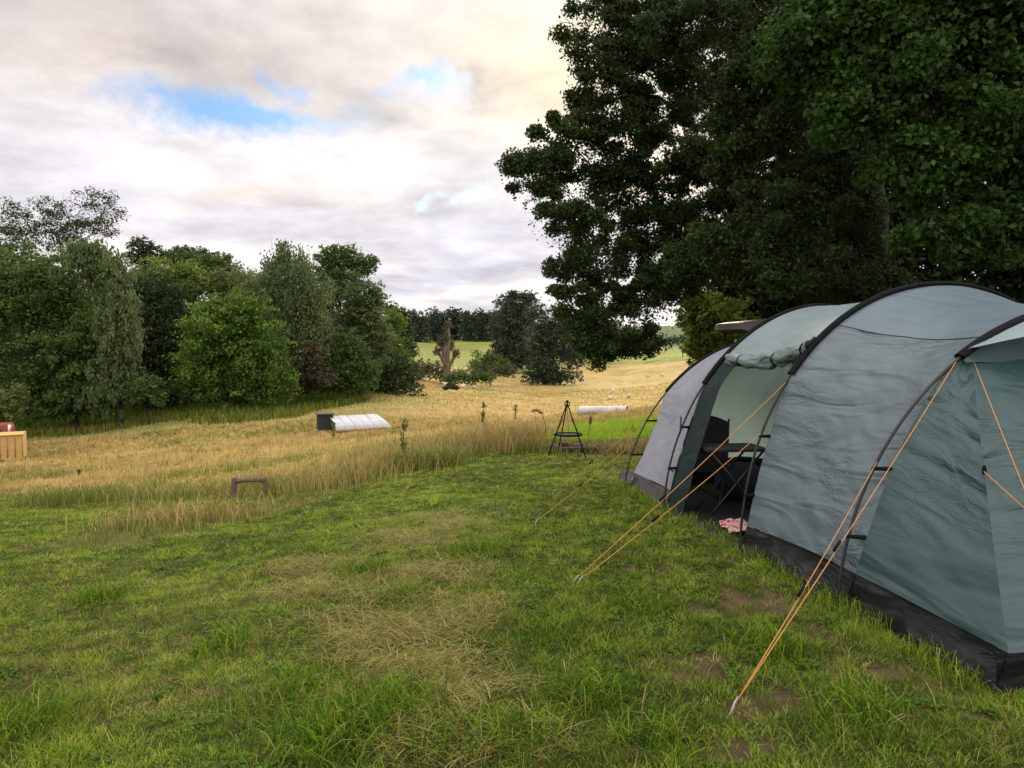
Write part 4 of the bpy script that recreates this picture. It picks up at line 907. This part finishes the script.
# scrub below the hill field
T('bush', 'loose leafy thorn bush right of the pollarded trunk', 150, 490, [(488, 358, 10, 7), (496, 364, 12, 9), (482, 368, 12, 8), (506, 368, 8, 8)], int(5000 * TD), .32, 'dense', trunk_r=.12, cat='bush', core=.2, trunk_top=2, group='scrub below the hill field')
T('bush', 'sparse young tree between the pollarded trunk and the thorn bush', 155, 476, [(476, 354, 6, 4), (478, 360, 7, 5), (473, 365, 6, 5)], int(900 * TD), .3, 'dense', trunk_r=.09, cat='bush', core=.05, trunk_top=3, group='scrub below the hill field')
T('bramble_patch', 'brown bramble patch left of the pollarded trunk', 140, 432, [(420, 368, 12, 7), (434, 370, 14, 9), (412, 376, 12, 7), (444, 375, 10, 8)], int(4200 * TD), .3, 'bramble', trunk_r=.05, twigs=0, cat='brambles', core=.3, trunk_top=.5, group='scrub below the hill field')
T('bramble_patch', 'green bramble patch in front of the thorn bush', 132, 470, [(460, 377, 12, 8), (474, 377, 13, 8), (486, 377, 10, 7), (450, 380, 10, 6)], int(4200 * TD), .3, 'dense', trunk_r=.05, twigs=0, cat='brambles', core=.3, trunk_top=.5, group='scrub below the hill field')
T('bramble_patch', 'reddish brown bramble strip under the thorn bush', 140, 500, [(495, 372, 12, 7), (508, 371, 10, 7), (482, 370, 10, 7)], int(3000 * TD), .3, 'bramble', trunk_r=.05, twigs=0, cat='brambles', core=.3, trunk_top=.5, group='scrub below the hill field')
T('brush_heap', 'small dark heap of brushwood on the field below the pollarded trunk', 118, 451, [(451, 386, 6, 3.5), (446, 388, 4, 2), (456, 388, 4, 2)], int(1400 * TD), .25, 'bramble', trunk_r=.04, twigs=3, cat='brush heap', core=.3, trunk_top=.3)
T('brush_heap', 'tiny dark tuft of brushwood at the edge of the wood', 95, 397, [(396, 397, 4, 2), (401, 399, 3, 1.5)], int(500 * TD), .2, 'bramble', trunk_r=.03, twigs=2, cat='brush heap', core=.3, trunk_top=.2)
# pollarded tree
M['bark_mid'] = simple('bark_mid', (.13, .105, .075), .95, scale=3, bump=.8, bscale=6)
gp_ = P(447, 378, 135); gp_[2] = h1(gp_[0], gp_[1]); pr = empty('pollarded_tree', gp_); tag(pr, 'pollarded tree with a bare pale trunk and tufts of regrowth, standing alone', 'tree')
S = 135 / 740
mb = MB(); mb.tube(bend((0, 0, -.4), (0, 0, 25 * S), 8, .03), np.linspace(.85, .55, 8), 10); mb.build('trunk', M['bark_mid'], pr)
lb = MB(); cc = []
for dx, dz, top in ((-9, 36, 1), (9, 34, 1), (0, 50, 1), (-3, 44, 1), (4, 42, 1), (-7, 46, 0), (1, 62, 0)):
    e = bend((dx * .12 * S, 0, 20 * S), (dx * S, rng.normal() * .4, dz * S), 7, .12); lb.tube(e, np.linspace(.42, .2, 7), 7); cc.append(e[-1])
lb.build('limb', M['bark_mid'], pr)
leaves('regrowth', np.array(cc), np.array([(.75, .75, .95)] * len(cc)), int(2600 * TD), .3, M['bramble'], pr, core=.1); pr.children[-1]['label'] = 'tufts of brownish green regrowth'
# ------------------------------------------------------------------ field objects
def ground_at(px, py):
    g = G(px, py); g[2] = h1(g[0], g[1]); return g
# sheep
M['wool'] = simple('wool', (.62, .56, .47), 1, var=.12, scale=12, bump=.6, bscale=30); M['face'] = simple('sheep_face', (.45, .40, .33), .9)
def sheep_mesh(pose):
    me = bpy.data.meshes.new('sheep_skin')
    lying = pose == 'lying'; z = .36 if lying else .62
    v = [(0, 0, z, .27), (-.32, 0, z, .26), (.32, 0, z + .02, .24)]
    e = [(0, 1), (0, 2)]
    if pose == 'grazing': v += [(.52, 0, z - .08, .13), (.66, 0, z - .34, .10), (.76, 0, z - .48, .07)]
    else: v += [(.48, 0, z + .16, .13), (.58, 0, z + .28, .11), (.72, 0, z + .22, .07)]
    e += [(2, 3), (3, 4), (4, 5)]
    for sx, p in ((.3, 2), (-.3, 1)):
        for sy in (-.14, .14):
            n = len(v)
            if lying: v += [(sx, sy * 1.2, .12, .07), (sx + .18, sy * 1.4, .05, .05)]; e += [(p, n), (n, n + 1)]
            else: v += [(sx, sy, .38, .085), (sx - (.04 if sx < 0 else -.01), sy, .2, .045), (sx, sy, .02, .04)]; e += [(p, n), (n, n + 1), (n + 1, n + 2)]
    me.from_pydata([a[:3] for a in v], e, []); o = bpy.data.objects.new('tmp', me); COL.objects.link(o)
    o.modifiers.new('s', 'SKIN'); sk = me.skin_vertices[0].data if me.skin_vertices else None
    if sk is None:
        me.attributes; 
        import bmesh; bm = bmesh.new(); bm.from_mesh(me); bm.verts.layers.skin.verify(); bm.to_mesh(me); bm.free(); sk = me.skin_vertices[0].data
    for i, a in enumerate(v): sk[i].radius = (a[3], a[3]); sk[i].use_root = i == 0
    o.modifiers.new('u', 'SUBSURF').levels = 1
    dg = bpy.context.evaluated_depsgraph_get(); m2 = bpy.data.meshes.new_from_object(o.evaluated_get(dg)); bpy.data.objects.remove(o)
    m2.polygons.foreach_set('use_smooth', np.ones(len(m2.polygons), bool)); m2.materials.clear(); m2.materials.append(M['wool']); return m2
SM = {p: sheep_mesh(p) for p in ('grazing', 'standing', 'lying')}
hd_ = MB().ell((0, 0, 0), (.12, .075, .08), 10, 6); 
for (px, py, pose, rz, lab) in [(446, 389, 'standing', 3.0, 'white sheep standing below the pollarded trunk, leftmost of the flock'), (462, 391, 'lying', .3, 'white sheep lying in the grass right of the leftmost sheep'), (474, 389.5, 'grazing', .2, 'white sheep grazing at the edge of the green brambles'), (489, 384, 'grazing', .1, 'white sheep close under the thorn bush'), (497, 390.5, 'lying', 2.8, 'pale brown sheep lying right of the thorn bush'),
                             (609, 399, 'lying', .2, 'sheep nearest the white pipe, left one of three together'), (614, 396, 'grazing', 2.6, 'sheep in the middle of three together above the white pipe'), (628, 398, 'lying', .6, 'sheep right-hand of three together above the white pipe'),
                             (647, 377, 'grazing', .4, 'far sheep high in the golden field under the oak boughs'), (662, 376, 'lying', .1, 'far sheep high in the golden field, close to the tent roof')]:
    g = ground_at(px, py); s = empty('sheep', g, rz); tag(s, lab, 'sheep', 'sheep grazing in the golden field')
    b = bpy.data.objects.new('body', SM[pose]); COL.objects.link(b); b.parent = s; s.scale = (1.05,) * 3
    hz_ = {'grazing': (.74, 0, .14), 'standing': (.68, 0, .88), 'lying': (.68, 0, .6)}[pose]
    h_ = MB().ell(hz_, (.14, .08, .09), 10, 6).build('head', M['face'], s)
    for sy in (-1, 1): MB().ell((hz_[0] - .08, sy * .11, hz_[2] + .05), (.03, .07, .03), 8, 5).build('ear', M['face'], h_)
# white pipe
M['pipe'] = simple('pipe_plastic', (.50, .46, .47), .6, var=.3, scale=2); M['pipe_in'] = simple('pipe_inside', (.12, .11, .10), .9); M['rim'] = simple('pipe_rim', (.25, .22, .2), .7)
g = ground_at(603, 417); g[2] += .1; y_ = g[1]; Lp = 47 / F * y_; r0 = 4.5 / F * y_
p0 = empty('drainage_pipe', g, math.radians(-22)); Lp *= 1.05; ca_, sa_ = math.cos(math.radians(-22)), math.sin(math.radians(-22)); p0.rotation_euler[1] = -.35 * math.atan2(h1(g[0] + ca_ * 1.5, g[1] + sa_ * 1.5) - h1(g[0] - ca_ * 1.5, g[1] - sa_ * 1.5), 3.0); tag(p0, 'white corrugated drainage pipe with an open end lying in the golden field', 'pipe')
xs_ = np.linspace(-Lp / 2, Lp / 2, 90); aa = np.linspace(0, 2 * math.pi, 29); rad = r0 * (1 + .025 * np.sin(xs_ * 26))
MB().grid(np.array([[(x, math.cos(a) * r, r0 + math.sin(a) * r) for a in aa] for x, r in zip(xs_, rad)])).build('outer_skin', M['pipe'], p0)
MB().grid(np.array([[(x, math.cos(a) * r0 * .9, r0 + math.sin(a) * r0 * .9) for a in aa] for x in np.linspace(-Lp / 2, Lp / 2, 4)])).build('inner_skin', M['pipe_in'], p0)
for sx in (-1, 1): MB().tube([(sx * Lp / 2, math.cos(a) * r0 * .96, r0 + math.sin(a) * r0 * .96) for a in aa], r0 * .08, 6, cap=False).build('rim', M['rim'], p0)
# low poly tunnel on the left with a dark box at its end
M['poly'] = simple('polythene', (.45, .47, .52), .5, var=.2, scale=2, bump=.1, bscale=3); M['dkwood'] = simple('dark_painted_wood', (.03, .03, .03), .7, bump=.5, stretch=(1, 1, 6)); M['timber'] = simple('timber', (.30, .22, .14), .8, bump=.5)
g = ground_at(355, 430); y_ = g[1]; k = y_ / F; c0 = empty('poultry_ark', g + [0, 0, .12], math.radians(30)); tag(c0, 'low white polythene-covered poultry ark beyond the dry grass', 'poultry ark')
L2, Wd, Hh = 52 * k, 1.5, .8
def arcz(v): return np.array([np.interp(v, [0, .12, .3, .7, .85, 1], [-.75, -.68, -.5, .45, .6, .66]), np.interp(v, [0, .12, .3, .7, .85, 1], [.08, .28, .42, .66, .62, .08])])
sh = lambda v: .16 * 0
A_ = np.array([[(x + (.5 * (1 - arcz(v)[1] / Hh)) * (1 if x > 0 else -.0), arcz(v)[0] * 1.0, arcz(v)[1] + .01 * math.sin(x * 9)) for v in np.linspace(0, 1, 25)] for x in np.linspace(-L2 / 2 + .1, L2 / 2 - .1, 26)])
MB().grid(A_).build('cover', M['poly'], c0)
for x in np.linspace(-L2 / 2 + .1, L2 / 2 - .1, 6): MB().tube([(x, arcz(v)[0] * 1.01, arcz(v)[1] + .012) for v in np.linspace(0, 1, 17)], .012, 5).build('hoop', M['poly'], c0)
for sy in (-1, 1): MB().box((.1, sy * Wd / 2, .06), (L2, .06, .12), bev=.01).build('base_rail', M['timber'], c0)
fm = MB(); pts = np.array([(-L2 / 2 + .09, arcz(v)[0], arcz(v)[1]) for v in np.linspace(0, 1, 25)]); fm.add(np.concatenate([pts, [(-L2 / 2 + .09, 0, .3)]]), T=[(i, i + 1, 25) for i in range(24)]); fm.build('end_board', M['dkwood'], c0)
hb = MB().box((0, 0, .40), (.7, .85, .74), bev=.02).box((0, 0, .80), (.86, 1.0, .05), bev=.01)
for i in range(5): hb.box((-.3 + i * .15, -.46, .48), (.012, .02, .85))
ho = hb.build('nest_box', M['dkwood'], auto=30); ho.location = g + np.array([-L2 / 2 * .87 - .35, -L2 / 2 * .5 + .55, .1]); ho.rotation_euler = (0, 0, math.radians(20)); tag(ho, 'dark boarded nest box at the left end of the white ark', 'nest box')
# slatted trailer
M['ply'] = simple('yellow_wood', (.50, .33, .10), .75, var=.2, scale=3, bump=.5, bscale=10, stretch=(1, 1, 5)); M['tyre'] = simple('tyre', (.02, .02, .02), .85); M['red'] = simple('red_paint', (.28, .05, .035), .45, var=.3, scale=4, coat=.2); M['white'] = simple('white_paint', (.75, .74, .72), .5, var=.05)
g = ground_at(-5, 463); y_ = g[1]; k = y_ / F; t0 = empty('box_trailer', g, math.radians(28)); tag(t0, 'yellow slatted wooden box trailer at the left edge of the photo', 'trailer')
TL, THt = 2.35, 26 * k
MB().box((0, 0, .28 + THt / 2 * .95), (TL, 1.5, THt * .95), bev=.02).build('box_body', M['ply'], t0, auto=30)
for i in range(9): MB().box((-TL / 2 + .02 + i * (TL - .04) / 8, -.762, .28 + THt / 2 * .95), (.045, .03, THt * .93), bev=.005).build('batten', M['timber'], t0)
for z in (.30, .27 + THt * .94): MB().box((0, -.77, z), (TL + .05, .035, .06), bev=.005).build('rail', M['ply'], t0)
for x in (-.5, .35):
    for sy in (-1, 1):
        w_ = MB().tube([(x, sy * .62 - .08, .2), (x, sy * .62 + .08, .2)], .2, 20).build('wheel', M['tyre'], t0, auto=40); MB().tube([(x, sy * .62 - .09, .2), (x, sy * .62 + .09, .2)], .1, 12).build('hub', M['rim'], w_, auto=40)
MB().tube([(-TL / 2, 0, .3), (-TL / 2 - .8, 0, .35)], .04, 8).build('drawbar', M['dkwood'], t0)
# red vehicle behind the trailer
g2 = ground_at(-22, 456); y_ = 37.5; g2 = np.array([(-20 - CX) / F * y_, y_, 0.0]); g2[2] = h1(g2[0], g2[1]); v0 = empty('red_van', g2, math.radians(28)); tag(v0, 'dark red van with a white rear corner, its roof just showing above the yellow trailer', 'van')
VH = 1.6 + (384 - 39 - 424.5) / F * y_ - g2[2]
prof = [(-2.3, .35), (-2.35, .9), (-1.7, 1.05), (-1.0, VH * .94), (-.7, VH), (1.15, VH - .02), (1.3, VH - .2), (1.34, .4)]
V = []; ys_ = (-.85, -.8, .8, .85)
bm_ = MB(); ring = np.array([[(x, s * (.86 if z < 1.1 else .86 - .09 * (z - 1.1)), z) for x, z in prof + prof[:1]] for s in (-1, 1)]); bm_.grid(ring)
for s in (-1, 1):
    q = np.array([(x, s * (.86 if z < 1.1 else .86 - .09 * (z - 1.1)), z) for x, z in prof] + [(-.4, s * .84, .9)]); bm_.add(q, T=[(i, (i + 1) % 8, 8) for i in range(8)])
bm_.build('van_body', M['red'], v0, False)
M['glass'] = simple('dark_glass', (.02, .025, .03), .1, var=0)
MB().box((.15, -.84, VH - .42), (1.5, .03, .4), bev=.01).build('side_window', M['glass'], v0); MB().box((1.22, -.74, VH - .22), (.16, .2, .4), bev=.03).build('rear_corner', M['white'], v0); MB().box((0, -.72, VH + .015), (1.6, .05, .03), bev=.01).build('roof_rail', M['white'], v0)
for x in (-1.6, .75):
    for sy in (-1, 1): w_ = MB().tube([(x, sy * .8 - .1, .32), (x, sy * .8 + .1, .32)], .32, 20).build('wheel', M['tyre'], v0, auto=40); MB().tube([(x, sy * .8 - .11, .32), (x, sy * .8 + .11, .32)], .18, 12).build('rim', M['steel'], w_, auto=40)
# wooden trestle in the grass
M['oldwood'] = simple('weathered_wood', (.13, .095, .065), .9, var=.4, scale=6, bump=.9, bscale=25, stretch=(.5, 3, 3))
g = ground_at(250, 500); k = g[1] / F; g[2] += .06; b0 = empty('wooden_rail', g, math.radians(3)); tag(b0, 'low weathered wooden rail on two stub posts in the grass', 'wooden rail')
w2 = 15.5 * k; ht = 19 * k
rl = MB(); xs_ = np.linspace(-w2 + .04, w2, 12); rl.grid(np.array([[(x, math.cos(a) * .035, ht - .06 + .02 * math.sin(x * 5 + 1) + .006 * rng.normal() + math.sin(a) * .042) for a in np.linspace(0, 2 * math.pi, 9)] for x in xs_])); rl.build('rail', M['oldwood'], b0)
for sx, w_ in ((-1, .085), (1, .065)): MB().box((sx * w2, 0, ht * .5 - .04), (w_, .08, ht + .08), rot=rotm('Y', sx * -2), bev=.015).build('post', M['oldwood'], b0, auto=30)
# cooking tripod + hanging grill
M['iron'] = simple('black_iron', (.012, .012, .012), .9, spec=.1); M['rust'] = simple('rusty_iron', (.05, .035, .025), .8, .3)
g = ground_at(567, 456); k = g[1] / F; tp0 = empty('cooking_tripod', g); tag(tp0, 'black iron cooking tripod standing over the fire pit', 'tripod')
def off(px, py, dy=0.0): return np.array([(px - 567) * k, dy, (455 - py) * k])
apex = off(567, 402)
for px, py, dy in ((547, 452, -.25), (585, 451, -.3), (560, 440, .75)):
    q = off(px, py, dy); q[2] = h1(g[0] + q[0], g[1] + q[1]) - g[2] - .03; MB().tube([q, apex + (apex - q) * .05], .013, 8).build('leg', M['iron'], tp0)
MB().tube([apex + [math.cos(a) * .05, 0, math.sin(a) * .05 - .02] for a in np.linspace(0, 2 * math.pi, 14)], .012, 6).build('ring', M['iron'], tp0)
gr = off(568, 433.5); 
gm = MB(); R_ = 14 * k; gm.tube([gr + [math.cos(a) * R_, math.sin(a) * R_, 0] for a in np.linspace(0, 2 * math.pi, 30)], .02, 6)
for x in np.linspace(-.85, .85, 11): h_ = R_ * math.sqrt(1 - x * x); gm.tube([gr + [x * R_, -h_, 0], gr + [x * R_, h_, 0]], .009, 5)
gm.ell(gr + [0, 0, -.015], (R_ * .92, R_ * .92, .025), 24, 6); gm.build('grill_plate', M['iron'], tp0)
for a in (0.5, 2.6, 4.7): MB().tube([gr + [math.cos(a) * R_, math.sin(a) * R_, 0], apex - [0, 0, .2]], .004, 5).build('chain', M['iron'], tp0)
MB().tube([apex - [0, 0, .2], apex], .006, 5).build('hook', M['iron'], tp0)
# fire pit: logs and stones
M['log'] = simple('charred_log', (.055, .035, .027), .9, var=.5, scale=5, bump=.8, bscale=15); M['stone'] = simple('fire_stone', (.08, .065, .055), .9, var=.3, scale=6, bump=.7, bscale=12); M['ash'] = simple('ash', (.06, .055, .05), 1, bump=.6, bscale=20)
gf = ground_at(578, 452)
for i, (px, py, L3, r3, rz, lab) in enumerate([(562, 449, .26, .10, .5, 'short round log with a pale cut end at the left of the fire pit'), (573, 451, .55, .065, .08, 'long reddish log lying across the front of the fire pit'), (588, 451, .4, .075, -.15, 'dark charred log at the right of the fire pit'), (578, 446, .5, .05, .35, 'thin log lying behind the others in the fire pit')]):
    g = ground_at(px, py + 1.5); q = bend((-L3 / 2, 0, r3 * .8), (L3 / 2, 0, r3 * .9), 6, .03); o = empty('fire_log', g, rz); tag(o, lab, 'log', 'logs of the fire pit')
    MB().tube(q, r3 * np.linspace(1, .88, 6), 12).build('bark', M['log'], o, auto=50)
    for s in (0, -1): MB().tube([q[s] + ((-.004, 0, 0) if s == 0 else (.004, 0, 0)), q[s] + ((-.012, 0, 0) if s == 0 else (.012, 0, 0))], r3 * .82, 12).build('cut_end', M['timber'], o)
for i, (dx, dy, s, lab) in enumerate([(-.55, .1, .13, 'grey stone at the left rim of the fire pit'), (-.3, .45, .12, 'grey stone at the back left of the fire pit'), (.1, .55, .14, 'grey stone at the back of the fire pit'), (.5, .35, .13, 'grey stone at the back right of the fire pit'), (.62, -.02, .12, 'dark stone at the right rim of the fire pit')]):
    x_, y2 = gf[0] + dx, gf[1] + dy; o = MB().ell((0, 0, s * .4), (s * 1.2, s, s * .7), 10, 7, .25).build('fire_stone', M['stone']); o.location = (x_, y2, h1(x_, y2)); tag(o, lab, 'stone', 'stones round the fire pit')
# car with raised tailgate behind the tent
M['carp'] = simple('car_paint_dark', (.05, .052, .055), .3, .4, var=.05, coat=.5); M['carin'] = simple('car_lining', (.04, .032, .028), .9); M['edge'] = simple('tailgate_edge', (.10, .10, .095), .45, .2)
yc = 13.0; xc = (790 - CX) / F * yc; zc = h1(xc + 2, yc); car = empty('parked_car', (xc, yc, zc), math.radians(4)); tag(car, 'dark estate car behind the tent with its tailgate raised', 'car')
cp = [(0, .45), (-.05, .75), (.0, 1.0), (.22, 1.62), (.5, 1.70), (2.1, 1.68), (2.9, 1.12), (4.1, .95), (4.25, .6), (4.2, .35)]
n_c = len(cp); cb = MB()
wdt = lambda z: .88 - max(0, z - .95) * .28
cb.grid(np.array([[(x, s * wdt(z), z) for x, z in cp + cp[:1]] for s in (-1, 1)]))
for s in (-1, 1): cb.add(np.array([(x, s * wdt(z), z) for x, z in cp] + [(1.8, s * .88, .8)]), T=[(i, (i + 1) % n_c, n_c) for i in range(n_c)])
cb.build('car_body', M['carp'], car, False)
MB().box((1.3, 0, 1.33), (1.7, 1.64, .36), bev=.04).build('side_window', M['glass'], car)
for x in (.85, 3.4):
    for sy in (-1, 1): w_ = MB().tube([(x, sy * .8 - .1, .32), (x, sy * .8 + .1, .32)], .32, 20).build('wheel', M['tyre'], car, auto=40); MB().tube([(x, sy * .8 - .11, .32), (x, sy * .8 + .11, .32)], .19, 12).build('rim', M['steel'], w_, auto=40)
TGz = 1.6 + (345 - 316) / F * yc - zc; tip = 1.6 + (345 - 324) / F * yc - zc; XT = -(790 - 719) / F * yc
nx, ny = 16, 12; tgp = []
for lay in (0, 1):
    tgp.append(np.array([[(XT + (0.25 - XT) * u + (.10 * (abs(v) ** 2.5)) * (1 - u) * 1.2, v * (.62 + .1 * u), tip + (TGz - tip) * (u ** .75) - (.06 + .02 * u + .17 * math.sin(math.pi * min(1, u * 1.1 + .05)) ** .7) * lay) for v in np.linspace(-1, 1, ny)] for u in np.linspace(0, 1, nx)]))
MB().grid(tgp[0]).build('tailgate', M['edge'], car); tg = car.children[-1]; MB().grid(tgp[1]).build('tailgate_lining', M['carin'], tg)
MB().grid(np.stack([tgp[0][0], tgp[1][0]])).grid(np.stack([tgp[0][:, 0], tgp[1][:, 0]])).grid(np.stack([tgp[0][:, -1], tgp[1][:, -1]])).build('tailgate_edge', M['edge'], tg)
MB().box((XT + .55, 0, tip - .03), (.45, .8, .03), rot=rotm('Y', -6), bev=.01).build('rear_window', M['glass'], tg)
# far fence: posts and wires
M['post'] = simple('fence_post', (.16, .13, .10), .9)
pl = [(u, 376 - (u - 420) * .085 - 5) for u in range(418, 560, 5)]
fr = empty('wire_fence', ground_at(480, 369)); tag(fr, 'post and wire fence between the golden field and the green hill field', 'fence'); Of = np.array(fr.location); tops = []
for u, v in pl:
    yy = 178 + (u - 418) * .05; x = (u - CX) / F * yy; z = h1(x, yy); MB().tube([(x, yy, z - .2), (x + rng.normal() * .04, yy, z + 1.35)] - Of, .09, 6).build('post', M['post'], fr); tops.append((x, yy, z))
wm = MB()
for hgt in (.5, .9, 1.25): wm.tube(np.array(tops) + [0, -.08, hgt] - Of, .012, 4)
wm.build('wire', M['post'], fr)
# stones by the fence
for px, py, s, lab in [(424, 372, .55, 'pale stone left of the pollarded trunk by the fence'), (456, 371, .4, 'pale stone just right of the pollarded trunk by the fence'), (467, 371, .45, 'large pale stone behind the brambles by the fence'), (536, 379, .4, 'pale purple-grey stone in the rough strip under the oak')]:
    g = ground_at(px, py); o = MB().ell((0, 0, s * .7), (s * 1.3, s, s * .9), 10, 7, .25).build('field_stone', M['wool'] if px < 500 else M['stone']); o.location = g; tag(o, lab, 'stone', 'stones by the field fence')
# dock and thistle stalks
M['dock'] = simple('dock_seed', (.14, .07, .035), .95, var=.3); M['stalkg'] = simple('green_stalk', (.10, .14, .05), .9)
for px, py, hpx, ln, kd, lab in [(403, 470, 52, 1, 'g', 'tall green leafy weed stalk rising above the bank left of the fire pit'), (483, 440, 38, 1, 'g', 'green weed stalk with a small leafy top right of the white ark'), (547, 447, 38, -14, 'd', 'brown dock stalk with a bent drooping seed head left of the tripod'), (513, 440, 36, 3, 'd', 'upright brown dock stalk in the tall dry clump'), (588, 438, 22, 3, 'd', 'small brown dock stalk in front of the white pipe'), (78, 482, 12, 2, 'd', 'short brown dock stalk near the left green tuft'), (333, 445, 22, 1, 'g', 'short green weed stalk below the white ark')]:
    g = ground_at(px, py); k = g[1] / F; s = empty('weed_stalk', g); tag(s, lab, 'weed', 'weed stalks standing above the long grass')
    top = np.array([ln * k, 0, hpx * k]); q = np.linspace((0, 0, 0), top, 8); 
    if ln < -5: q = np.array([(0, 0, 0), (-1 * k, 0, 12 * k), (-2 * k, 0, 24 * k), (-5 * k, 0, 34 * k), (-10 * k, 0, 37 * k), (-15 * k, 0, 36 * k)])
    MB().tube(q, np.linspace(.012, .007, len(q)), 6).build('stem', M['stalkg' if kd == 'g' else 'dock'], s)
    m_ = 120; t = rng.uniform(.35 if kd == 'g' else .62, 1, m_); c = np.stack([np.interp(t, np.linspace(0, 1, len(q)), q[:, i]) for i in range(3)], 1) + rng.normal(size=(m_, 3)) * (.03 if kd == 'g' else .012)
    lf = leaves('leaf' if kd == 'g' else 'seed_head', c[:30], np.full((30, 3), .048 if kd == 'g' else .034), 260 if kd == 'g' else 200, .05 if kd == 'g' else .032, M['olive' if kd == 'g' else 'bramble'], s, core=0, clump=.03)
